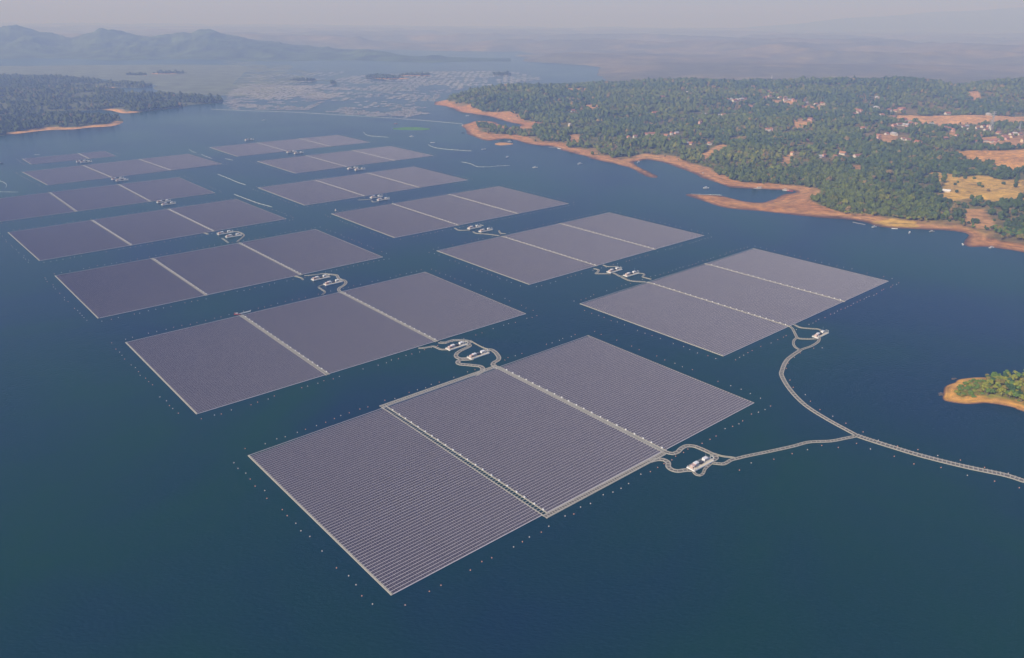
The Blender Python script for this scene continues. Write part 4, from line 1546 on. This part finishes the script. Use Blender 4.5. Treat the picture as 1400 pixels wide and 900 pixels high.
# ================================================================== HOUSES
def house_meshes():
    """wall and roof meshes of a few house shapes"""
    out = []
    for (L, W, H, P_) in [(11, 8, 3.2, 2.6), (14, 9, 3.4, 3.0), (9, 7, 5.6, 2.2), (20, 10, 4.2, 2.8)]:
        m = MB()
        m.box(-L / 2, L / 2, -W / 2, W / 2, -2.5, H, 0)
        k = len(m.v)
        m.v += [(-L / 2, -W / 2, H), (-L / 2, W / 2, H), (-L / 2, 0, H + P_ * .85), (L / 2, -W / 2, H), (L / 2, W / 2, H), (L / 2, 0, H + P_ * .85)]
        m.f += [(k, k + 2, k + 1), (k + 3, k + 4, k + 5)]
        m.m += [0, 0]
        for i in range(int(L / 3)):
            x = -L / 2 + 1.2 + i * 3
            m.box(x, x + 1.1, -W / 2 - 0.06, -W / 2, 1.0, 2.4, 1)
            m.box(x, x + 1.1, W / 2, W / 2 + 0.06, 1.0, 2.4, 1)
        r = MB()
        e = 0.9
        z0, z1 = H - 0.3, H + P_
        for s in (-1, 1):
            a = [(-L / 2 - e, s * (W / 2 + e), z0), (L / 2 + e, s * (W / 2 + e), z0), (L / 2 + e, 0, z1), (-L / 2 - e, 0, z1)]
            if s > 0:
                a = a[::-1]
            r.quad(*a)
            b = [(x, y, z - 0.22) for x, y, z in a][::-1]
            r.quad(*b)
            r.quad(a[0], b[3], b[2], a[1]) if s < 0 else r.quad(a[2], b[1], b[0], a[3])
        out.append((m, r))
    return out


HM = house_meshes()
wall_me = {(i, w_): HM[i][0].data('wall', [M[w_], M['darkgrey']]) for i in range(4) for w_ in ('wallw', 'wallc', 'wallp')}
roof_me = {(i, r_): HM[i][1].data('roof', [M[r_]]) for i in range(4) for r_ in ('tile', 'oldtile', 'tin', 'rust')}
CL = {
    'in the village by the orange field': [(1381.7, 185), (1387.4, 184.6), (1393, 185), (1383.4, 188.6), (1372.6, 188), (1364.6, 183.4), (1376, 191.4), (1363.4, 192.6), (1354.3, 195), (1345, 193.7), (1339.4, 187.4), (1359, 194.3), (1398, 195)],
    'round the foot of the lattice pylon': [(1316.6, 175), (1320.5, 174.3), (1325.7, 178.3), (1329.5, 176.3), (1335, 176.5), (1343.4, 174.5), (1351, 174.5), (1347.4, 178.9), (1328, 193.5), (1332, 195)],
    'in the loose village left of the pylon': [(1279.4, 173), (1297.7, 172), (1292, 175.6), (1294.3, 178), (1302.3, 180), (1307, 188), (1290, 191.4), (1255, 196)],
    'in the pale row below the brown strip': [(1229, 172.3), (1234.5, 172.2), (1241, 168.8), (1245.3, 170), (1249.7, 168.8), (1252, 171.6), (1260.6, 172), (1272.6, 171.6), (1239, 173)],
    'along the upper edge of the brown strip': [(1235, 150.5), (1231.5, 151), (1225, 153), (1216, 152.3), (1198, 149.3), (1295, 157), (1351.4, 157.9), (1379, 155.8), (1205, 158.7)],
    'in the hamlet left of the brown strip': [(1172, 153), (1176.6, 153.7), (1173, 157.2), (1169, 158), (1222, 163.3), (1235.4, 165.2), (1222, 173)],
    'in the hamlet amid the wooded slope': [(1200.6, 187), (1200.6, 191), (1212, 184.8), (1222, 185.3), (1233.7, 192.6), (1241, 193), (1180, 177)],
    'in the hamlet below the radio tower': [(1043.4, 135.4), (1047.8, 134.5), (1052, 132.8), (1059.4, 128.8), (1049.7, 126.5), (1065.7, 135), (1073.7, 135), (1072.6, 138.9), (1078, 138.4), (1084, 139)],
    'in the small hamlet on the upper slope': [(1097, 139.6), (1102, 143.4), (1115, 145.2), (1118, 144.8), (1123.4, 143.3), (1095, 148)],
    'in the straight row left of the radio tower': [(995.4, 137.2), (999.4, 137), (1004, 139), (1008, 138.4), (1013, 137.2), (1018.3, 136.5)],
    'scattered on the wooded slope above the inlet': [(1026.9, 147.8), (962, 158.3), (957, 169.7), (981, 159), (988.6, 159), (1049.7, 179), (1054.3, 179), (1108, 164.6), (1102, 194), (1199, 134.3)],
    'scattered in the woods above the short spit': [(867.7, 189), (859.7, 189.2), (884, 185.2), (890.8, 184.8), (911, 187.2), (918, 185), (924.7, 183.7), (938.5, 198), (944.6, 198.3), (970, 197.9)],
    'scattered in the far woods behind the middle cape': [(906.7, 134.5), (895, 157), (783, 153.2), (779, 173.6), (741.7, 130.3), (940.6, 127.3), (1029, 119.8)],
    'near the shore of the wooded right bank': [(1119.7, 216), (1126, 215.3), (1140.7, 216), (1152, 212), (1172.5, 216), (1083, 213)],
}
RN = {'tile': 'red tiled', 'oldtile': 'brown tiled', 'tin': 'grey tin', 'rust': 'rusty tin'}
WN = {'wallw': 'white', 'wallc': 'cream', 'wallp': 'pink'}
for place, pts in CL.items():
    pts = sorted(pts)
    for k, (x, y) in enumerate(pts):
        p, z = hit(x, y)
        house_clear.append((p[0], p[1]))
        i = random.choice((0, 0, 1, 1, 2, 3))
        w_ = random.choice(('wallw', 'wallw', 'wallc', 'wallp'))
        r_ = random.choice(('tile', 'tile', 'oldtile', 'tin', 'rust'))
        h = empty('house', (p[0], p[1], z + 0.6), random.choice((0.35, 0.5, 1.9, 2.1)) + random.uniform(-.2, .2))
        sc = random.uniform(0.95, 1.2) * (1.0 if y > 170 else 1.2)
        h.scale = (sc, sc, sc * 1.1)
        link('wall', wall_me[(i, w_)], h)
        link('roof', roof_me[(i, r_)], h)
        pos = 'leftmost' if k == 0 else ('rightmost' if k == len(pts) - 1 else ordinal(k + 1) + ' from left')
        tag(h, '%s %s-roofed house, %s, %s' % (WN[w_], RN[r_], pos, place), 'house', 'houses on the peninsula')
p, z = hit(1291.7, 262.5)
h = empty('shed', (p[0], p[1], z + 0.4), 2.75)
m = MB()
m.box(-9, 9, -4.5, 4.5, -1, 3, 0)
m.build('wall', M['wallw'], h)
m = MB()
n_ = 8
for i in range(n_):
    a0, a1 = math.pi * i / n_, math.pi * (i + 1) / n_
    m.quad((-10, -5.2 * math.cos(a0), 2.95 + 2.2 * math.sin(a0)), (10, -5.2 * math.cos(a0), 2.95 + 2.2 * math.sin(a0)),
           (10, -5.2 * math.cos(a1), 2.95 + 2.2 * math.sin(a1)), (-10, -5.2 * math.cos(a1), 2.95 + 2.2 * math.sin(a1)))
m.build('roof', M['white'], h)
tag(h, 'long white shed with rounded roof at the edge of the yellow clearing', 'shed')
house_clear.append((p[0], p[1]))
house_clear = np.array(house_clear)


# ------------------------------------------------------------------ pylons and mast
def lattice(px, H, B, label, mats=('mast', 'mast')):
    p, z = hit(*px)
    r = empty('lattice_pylon', (p[0], p[1], z - 1), 0.4)
    m = MB()
    t = B * 0.035 + 0.12
    lv = [(0, B), (H * .3, B * .62), (H * .6, B * .34), (H * .8, B * .2), (H, B * .12)]
    for sx in (-1, 1):
        for sy in (-1, 1):
            m.tube([(sx * b / 2, sy * b / 2, h_) for h_, b in lv], t, 4)
    for (h0, b0), (h1, b1) in zip(lv[:-1], lv[1:]):
        for (a, b) in (((-1, -1), (1, -1)), ((1, -1), (1, 1)), ((1, 1), (-1, 1)), ((-1, 1), (-1, -1))):
            m.tube([(a[0] * b0 / 2, a[1] * b0 / 2, h0), (b[0] * b1 / 2, b[1] * b1 / 2, h1)], t * .6, 4)
            m.tube([(b[0] * b0 / 2, b[1] * b0 / 2, h0), (a[0] * b1 / 2, a[1] * b1 / 2, h1)], t * .6, 4)
    m.build('tower_frame', M[mats[0]], r)
    for hh, ln in ((H * .78, B * 1.1), (H * .88, B * .95), (H * .97, B * .8)):
        m = MB()
        for s in (-1, 1):
            m.tube([(0, 0, hh + 1.6), (s * ln, 0, hh)], t * .8, 4)
            m.tube([(0, 0, hh), (s * ln, 0, hh)], t * .8, 4)
        m.build('crossarm', M[mats[1]], r)
    tag(r, label, 'pylon', 'lattice pylons')
    return p


py1 = lattice((1354, 179), 62, 13, 'tall lattice power pylon rising over the brown strip at right', ('mast', 'white'))
py2 = lattice((1392.6, 180.5), 34, 8, 'shorter grey lattice power pylon near the right edge')
p, z = hit(1054.3, 112.8)
m = MB()
m.lathe([(2.6, -2), (1.6, 20), (1.2, 30), (0.9, 30.2), (0.9, 40), (0.1, 41)], 8)
o = m.build('radio_tower', M['white'], smooth=True)
o.location = (p[0], p[1], z)
tag(o, 'slim white radio tower on the skyline of the wooded hill', 'tower')


# ================================================================== TREES
def ico(sub):
    t = (1 + 5 ** .5) / 2
    v = [(-1, t, 0), (1, t, 0), (-1, -t, 0), (1, -t, 0), (0, -1, t), (0, 1, t), (0, -1, -t), (0, 1, -t), (t, 0, -1), (t, 0, 1), (-t, 0, -1), (-t, 0, 1)]
    f = [(0, 11, 5), (0, 5, 1), (0, 1, 7), (0, 7, 10), (0, 10, 11), (1, 5, 9), (5, 11, 4), (11, 10, 2), (10, 7, 6), (7, 1, 8), (3, 9, 4), (3, 4, 2), (3, 2, 6), (3, 6, 8), (3, 8, 9), (4, 9, 5), (2, 4, 11), (6, 2, 10), (8, 6, 7), (9, 8, 1)]
    v = [tuple(np.array(p) / np.linalg.norm(p)) for p in v]
    for _ in range(sub):
        mid, f2 = {}, []
        for a, b, c in f:
            e = []
            for i, j in ((a, b), (b, c), (c, a)):
                k = (min(i, j), max(i, j))
                if k not in mid:
                    q_ = np.array(v[i]) + np.array(v[j])
                    v.append(tuple(q_ / np.linalg.norm(q_)))
                    mid[k] = len(v) - 1
                e.append(mid[k])
            f2 += [(a, e[0], e[2]), (b, e[1], e[0]), (c, e[2], e[1]), tuple(e)]
        f = f2
    return np.array(v), np.array(f)


def leaf_cards(n, centres, radii, size, flat=0.8):
    """n small leaf clumps (two crossed triangles' worth of quad each) spread through lobes"""
    V, F = [], []
    for i in range(n):
        j = rng.integers(len(centres))
        d = rng.normal(size=3)
        d /= np.linalg.norm(d)
        if d[2] < -0.35:
            d[2] *= -0.6
        rr = radii[j] * (0.72 + 0.38 * rng.random())
        c = centres[j] + d * np.array([rr, rr, rr * flat])
        nn = d + rng.normal(size=3) * 0.55
        nn /= np.linalg.norm(nn)
        a = np.cross(nn, rng.normal(size=3))
        a /= np.linalg.norm(a)
        b = np.cross(nn, a)
        s = size * (0.6 + 0.8 * rng.random())
        k = len(V)
        V += [c - a * s - b * s * .6, c + a * s - b * s * .7, c + a * s * .8 + b * s * .7, c - a * s * .9 + b * s * .5]
        F.append((k, k + 1, k + 2, k + 3))
    return np.array(V), np.array(F)


def tree_meshes(kind):
    """trunk with limbs, and a crown of core lobes and leaf clumps; about 8 m tall"""
    if kind == 'round':
        cs = [(0, 0, 5.2), (1.5, .4, 4.8), (-1.3, .8, 4.9), (.2, -1.5, 4.6), (-.4, 1.4, 5.6), (.7, -.3, 6.3)]
        rs = [2.1, 1.5, 1.5, 1.5, 1.4, 1.4]
        n = 260
    elif kind == 'wide':
        cs = [(0, 0, 4.6), (2.4, .5, 4.2), (-2.2, 1.0, 4.4), (.3, -2.3, 4.1), (-.7, 2.2, 4.6), (1.2, 1.5, 5.2), (-1.5, -1.2, 5.0)]
        rs = [1.9, 1.6, 1.6, 1.5, 1.5, 1.5, 1.5]
        n = 300
    elif kind == 'tall':
        cs = [(0, 0, 4.0), (.7, .3, 5.4), (-.6, .3, 6.2), (.1, -.5, 7.2), (.9, -.8, 4.3), (-1.0, -.2, 4.7)]
        rs = [1.5, 1.3, 1.3, 1.0, 1.1, 1.1]
        n = 230
    else:          # bush
        cs = [(0, 0, 1.0), (1.1, .3, .8), (-1.0, .6, .9), (.2, -1.1, .7)]
        rs = [1.2, .9, .9, .9]
        n = 120
    cs = np.array(cs, float)
    V, F = leaf_cards(n, cs, np.array(rs), 0.42 if kind != 'bush' else 0.3)
    iv, if_ = ico(1)
    mv, mf = [tuple(v) for v in V], [tuple(f) for f in F]
    for c, r in zip(cs, rs):
        k = len(mv)
        dv = iv * (r * 0.78) * (1 + 0.22 * rng.normal(size=(len(iv), 1))) * np.array([1, 1, .85]) + c
        mv += [tuple(v) for v in dv]
        mf += [tuple(int(i) + k for i in f) for f in if_]
    t = MB()
    if kind != 'bush':
        top = cs[0]
        t.tube([(0, 0, -0.8), (0.1, 0, 1.2), (0.05, .1, top[2] * .6), tuple(top)], [0.32, 0.24, 0.18, 0.06], 6)
        for c in cs[1:4]:
            t.tube([(0.05, 0.05, 1.6), tuple(c * np.array([.5, .5, .75])), tuple(c)], [0.14, 0.10, 0.04], 5)
    else:
        for c in cs:
            t.tube([(0, 0, -0.4), tuple(c)], [0.08, 0.03], 4)
    return t, mv, mf


def palm_meshes(h):
    t = MB()
    t.tube([(0, 0, -.8), (.1, 0, h * .3), (.35, .1, h * .65), (.8, .2, h)], [0.22, 0.17, 0.14, 0.12], 6)
    mv, mf = [], []
    top = np.array((.8, .2, h))
    for i in range(15):
        a = 2 * math.pi * i / 15 + rng.uniform(-.2, .2)
        el = rng.uniform(-.1, 1.0)
        ln = rng.uniform(2.3, 3.1)
        d = np.array((math.cos(a), math.sin(a), 0))
        sd_ = np.array((-math.sin(a), math.cos(a), 0))
        prev = None
        for s in range(6):
            u_ = s / 5
            c = top + d * ln * u_ * math.cos(el * (1 - u_ * .3)) + np.array((0, 0, ln * (u_ * math.sin(el) - 0.75 * u_ * u_)))
            wd_ = 0.42 * math.sin(math.pi * min(1, .12 + u_ * .9)) + 0.03
            k = len(mv)
            mv += [tuple(c + sd_ * wd_ - np.array((0, 0, wd_ * .6))), tuple(c), tuple(c - sd_ * wd_ - np.array((0, 0, wd_ * .6)))]
            if prev is not None:
                mf += [(prev, prev + 1, k + 1, k), (prev + 1, prev + 2, k + 2, k + 1)]
            prev = k
    return t, mv, mf


def crown_me(mv, mf, m_):
    me = bpy.data.meshes.new('crown')
    me.from_pydata(mv, [], mf)
    me.materials.append(m_)
    return me


TREES = {}
for kd in ('round', 'wide', 'tall', 'bush'):
    t, mv, mf = tree_meshes(kd)
    TREES[kd] = (t.data('trunk', M['trunk']), [crown_me(mv, mf, l_) for l_ in LEAF])
for kd, h_ in (('palm', 7.5), ('low_palm', 5.2)):
    t, mv, mf = palm_meshes(h_)
    TREES[kd] = (t.data('trunk', M['trunk']), [crown_me(mv, mf, LEAF[0]), crown_me(mv, mf, LEAF[1])])
KN = {'round': 'rounded leafy tree', 'wide': 'broad spreading tree', 'tall': 'tall narrow tree', 'bush': 'low leafy bush', 'palm': 'tall palm with drooping fronds', 'low_palm': 'short palm with drooping fronds'}
LN = ['mid green', 'yellow green', 'olive', 'dark green']


def tree(x, y, z, kd, leaf, sc, place, group):
    r = empty({'palm': 'palm_tree', 'low_palm': 'palm_tree', 'bush': 'bush'}.get(kd, 'broadleaf_tree'), (x, y, z), random.uniform(0, 6.28))
    r.scale = (sc * random.uniform(.9, 1.1), sc * random.uniform(.9, 1.1), sc * random.uniform(.85, 1.15))
    tm, cms = TREES[kd]
    leaf = leaf % len(cms)
    link('trunk', tm, r)
    link('crown', cms[leaf], r)
    tag(r, '%s %s %s' % (LN[leaf], KN[kd], place), 'bush' if kd == 'bush' else 'tree', group)


# ---- the islet at right: every tree its own
gx, gy = np.meshgrid(np.arange(440, 600, 4.6), np.arange(655, 780, 4.6), indexing='ij')
gx = gx.ravel() + rng.uniform(-1.7, 1.7, gx.size)
gy = gy.ravel() + rng.uniform(-1.7, 1.7, gy.size)
d = sdist(ISL, gx, gy)
pxx, pyy = PX(np.stack([gx, gy, np.full(gx.size, 4.0)], -1))
den = fbm(gx, gy, 16, 3)
k_is = 0
for x, y, dd, qx, qy, dn in zip(gx, gy, d, pxx, pyy, den):
    if dd < 7.5 or qx > 1436:
        continue
    z = float(isl_h(np.array([x]), np.array([y]), np.array([dd]))[0])
    back = (y - 700) * 0.6 + (x - 470) * 0.45
    if qx < 1346:
        if dd < 10 or random.random() > 0.82:
            continue
        kd, lf, sc = 'bush', random.choice((0, 0, 2, 1)), random.uniform(.8, 1.5)
    elif dd < 13:
        if random.random() > 0.42:
            continue
        kd, lf, sc = 'bush', random.choice((0, 1, 2)), random.uniform(.8, 1.5)
    elif dn < 0.36:
        if random.random() > 0.5:
            continue
        kd, lf, sc = 'bush', random.choice((1, 2)), random.uniform(.9, 1.5)
    else:
        if back > 26:
            kd = random.choice(('palm', 'low_palm', 'tall', 'round'))
            lf = random.choice((0, 0, 1, 3))
        else:
            kd = random.choice(('round', 'wide', 'wide', 'round', 'low_palm'))
            lf = random.choice((1, 1, 0, 0, 2, 3))
        sc = random.uniform(.8, 1.2)
    if qx < 1346:
        place = 'on the low left part of the sandy islet'
    elif dd < 13:
        place = 'along the sandy rim of the islet'
    elif back > 26:
        place = 'on the back ridge of the islet'
    else:
        place = 'in the thick middle of the islet'
    tree(x, y, z, kd, lf, sc, place, 'trees on the islet at right')
    k_is += 1

for x_, y_, s_ in ((1286, 538.5, 1.4), (1288.5, 540.5, 1.0), (1303, 518.5, 1.2), (1306, 517.8, .9), (1285, 540.5, .7)):
    p = U(x_, y_)
    iv, if_ = ico(1)
    v = iv * (1 + .25 * rng.normal(size=(len(iv), 1))) * np.array([1.6, 1.2, 1.0]) * s_
    o = link('rock', mesh_np('rock', v, if_, M['rock']))
    o.location = (p[0], p[1], 0.1)
    tag(o, 'dark rock in the water %s' % {1286: 'off the islet tip, largest of three', 1288.5: 'off the islet tip, nearest to the sand', 1285: 'off the islet tip, smallest and outermost',
                                          1303: 'off the upper side of the islet, left of two', 1306: 'off the upper side of the islet, right of two'}[x_], 'rock', 'rocks at the islet')


# ---- forest points on the peninsulas
def forest_points(poly, hf, regions, bw, bare, lim):
    out = []
    for (y0, y1, sp) in regions:
        xs = np.arange(poly[:, 0].min(), min(poly[:, 0].max(), y1 * 0.86), sp)
        ys = np.arange(max(y0, poly[:, 1].min()), min(y1, poly[:, 1].max()), sp)
        if len(xs) < 2 or len(ys) < 2:
            continue
        X, Y = np.meshgrid(xs, ys, indexing='ij')
        X = X.ravel() + rng.uniform(-.42, .42, X.size) * sp
        Y = Y.ravel() + rng.uniform(-.42, .42, Y.size) * sp
        k = (X / Y < 0.86) & (X / Y > -0.86)
        X, Y = X[k], Y[k]
        d = sdist(poly, X, Y)
        ok = (d > bw(X, Y)) & lim(X, Y)
        dens = fbm(X, Y, 130, 4)
        ok &= rng.random(X.size) < np.clip(1.0 - 0.78 * sstep(0.47, 0.60, dens) - 0.35 * sstep(.56, .66, fbm(X + 77, Y, 45, 2)), 0.12, 1)
        if bare is not None:
            ok &= ~bare(X, Y)
        X, Y, d = X[ok], Y[ok], d[ok]
        Z = hf(X, Y, d)
        out.append(np.stack([X, Y, Z, np.full(len(X), sp)], -1))
    return np.vstack(out)


def pen_bare(x, y):
    b = np.zeros(x.shape, bool)
    for p in spits + [field, strip]:
        b |= inside(p, x, y)
    s = np.zeros(x.shape, bool)
    for p in scrubs:
        s |= inside(p, x, y)
    b |= s & (rng.random(x.shape) < 0.965)
    rr_ = rng.random(x.shape)
    for hx, hy in house_clear:
        b |= (np.abs(x - hx) < 11 + 4 * np.sin(y * .3)) & (y < hy + 11) & (y > hy - 75)
        b |= ((x - hx) ** 2 + ((y - hy) / 2.0) ** 2 < 38.0 ** 2) & (rr_ < .6)
    return b


FP = forest_points(PEN, pen_h, [(880, 1500, 6.0), (1500, 2100, 6.8), (2100, 2800, 7.8), (2800, 3500, 9.0), (3500, 4250, 10.5)],
                   lambda x, y: beach_w(x, y) * (0.62 + 0.9 * fbm(x, y, 38, 3)), pen_bare, lambda x, y: y > 880)
SH = forest_points(PEN, pen_h, [(880, 1600, 6.5), (1600, 2600, 9.0)], lambda x, y: 12 + 30 * fbm(x, y, 90, 3), pen_bare, lambda x, y: (rng.random(x.shape) < .10))
SH = SH[sdist(PEN, SH[:, 0], SH[:, 1]) < 75]
SH[:, 3] *= 0.5
FP = np.vstack([FP, SH])
LPs = [forest_points(p, hf, [(2000, 5200, 9.5)], lambda x, y: 3 + 26 * sstep(0.50, 0.60, fbm(x + 40, y, 170, 2)), None, lambda x, y: (fbm(x + 9, y, 210, 3) < .56) | (rng.random(x.shape) < .25)) for p, hf, st in left_polys]
LPs += [forest_points(p, left_h(4), [(3000, 7000, 10.0)], lambda x, y: 5 + 0 * x, None, lambda x, y: y > 0) for p in islets]
LP = np.vstack(LPs)

# nearest trees of the peninsula become things of their own
sl_ = np.sqrt(FP[:, 0] ** 2 + FP[:, 1] ** 2)
qx, qy = PX(FP[:, :3] + np.array([0, 0, 4.0]))
infr = (qx > 0) & (qx < 1404) & (qy > 0)
ordr = [i for i in np.argsort(sl_) if infr[i]]
n_ind = max(0, 296 - k_is)
take = ordr[:n_ind]
for i in take:
    x, y, z, sp = FP[i]
    dn = float(fbm(np.array([x]), np.array([y]), 60, 2)[0])
    kd = random.choice(('round', 'wide', 'round', 'tall'))
    lf = random.choice((0, 3, 3, 2) if dn < .55 else (2, 1, 0))
    tree(x, y, z, kd, lf, random.uniform(.85, 1.3), 'on the bank of the right peninsula nearest the camera', 'nearest trees on the right peninsula')
keep = np.ones(len(FP), bool)
keep[take] = False
FP = FP[keep]


def forest_mesh(P, name, detail_y, tone_k=1.0):
    """one mesh for the wood: every tree an uneven crown, the nearer ones with loose leaf clumps"""
    hi_v, hi_f = ico(1)
    lo_v, lo_f = ico(0)
    hi_f = hi_f[(hi_v[hi_f].mean(1)[:, 2] > -0.75)]
    Vs, Fs, Cs = [], [], []
    n0 = 0
    tone = fbm(P[:, 0], P[:, 1], 230, 3)
    base = np.array([(0.088, 0.112, 0.017), (0.140, 0.145, 0.018), (0.170, 0.142, 0.024), (0.052, 0.082, 0.018), (0.19, 0.135, 0.045)])
    pick = np.clip((tone - 0.3) / 0.4 * 2.2 + rng.normal(size=len(P)) * 0.6, 0, 4.4).astype(int)
    pick = np.array([3, 0, 0, 1, 2])[np.minimum(pick, 4)]
    pick[rng.random(len(P)) < 0.035] = 4
    col = base[pick] * tone_k * (0.82 + 0.36 * rng.random((len(P), 1)))
    rad = P[:, 3] * 0.66 * (0.5 + 1.0 * rng.random(len(P)) ** 2)
    hgt = rad * (0.8 + 0.6 * rng.random(len(P)))
    zc = P[:, 2] + 0.6 + hgt * 0.75 + rng.random(len(P)) ** 2 * 2.5
    near = P[:, 1] < detail_y
    for sel, bv_, bf_, jit in ((near, hi_v, hi_f, .26), (~near, lo_v, lo_f, .30)):
        idx_ = np.nonzero(sel)[0]
        for ch in np.array_split(idx_, max(1, len(idx_) // 8000)):
            if not len(ch):
                continue
            n = len(ch)
            j = 1 + jit * rng.normal(size=(n, len(bv_), 1))
            v = bv_[None] * j * np.stack([rad[ch], rad[ch], hgt[ch]], -1)[:, None]
            v = v + np.stack([P[ch, 0], P[ch, 1], zc[ch]], -1)[:, None]
            Vs.append(v.reshape(-1, 3))
            Fs.append((bf_[None] + (np.arange(n) * len(bv_))[:, None, None] + n0).reshape(-1, 3))
            Cs.append(np.repeat(col[ch], len(bv_), 0) * (1 + .16 * rng.normal(size=(n * len(bv_), 1))))
            n0 += n * len(bv_)
    # loose clumps
    ci = np.nonzero(P[:, 1] < detail_y)[0]
    kk = 16
    n = len(ci)
    if n:
        d_ = rng.normal(size=(n, kk, 3))
        d_ /= np.linalg.norm(d_, axis=2)[..., None]
        d_[..., 2] = np.abs(d_[..., 2]) * 1.0 - 0.15
        c = np.stack([P[ci, 0], P[ci, 1], zc[ci]], -1)[:, None] + d_ * np.stack([rad[ci], rad[ci], hgt[ci]], -1)[:, None] * (0.95 + .22 * rng.random((n, kk, 1)))
        a = rng.normal(size=(n, kk, 3))
        a /= np.linalg.norm(a, axis=2)[..., None]
        b = np.cross(d_ + .5 * rng.normal(size=d_.shape), a)
        b /= np.linalg.norm(b, axis=2)[..., None] + 1e-9
        s = (0.8 + 0.7 * rng.random((n, kk, 1)))
        v = np.stack([c - a * s, c + a * s * .9 - b * s * .4, c + b * s], 2).reshape(-1, 3)
        Vs.append(v)
        Fs.append(np.arange(len(v)).reshape(-1, 3) + n0)
        Cs.append(np.repeat(np.repeat(col[ci], kk, 0) * (0.75 + .55 * rng.random((n * kk, 1))), 3, 0))
        n0 += len(v)
    V, F, C = np.vstack(Vs), np.vstack(Fs), np.clip(np.vstack(Cs), .004, 1)
    tag(link(name, mesh_np(name, V, F, M['forest'], C)), kind='stuff')
    return len(F)


nf = forest_mesh(FP, 'forest', 2000)
nf2 = forest_mesh(LP, 'forest', 0, 0.62)
print('islet trees', k_is, 'forest trees', len(FP), len(LP), 'faces', nf, nf2, 'cages', len(cages), 'buoys', len(order), 'house', len(house_clear))
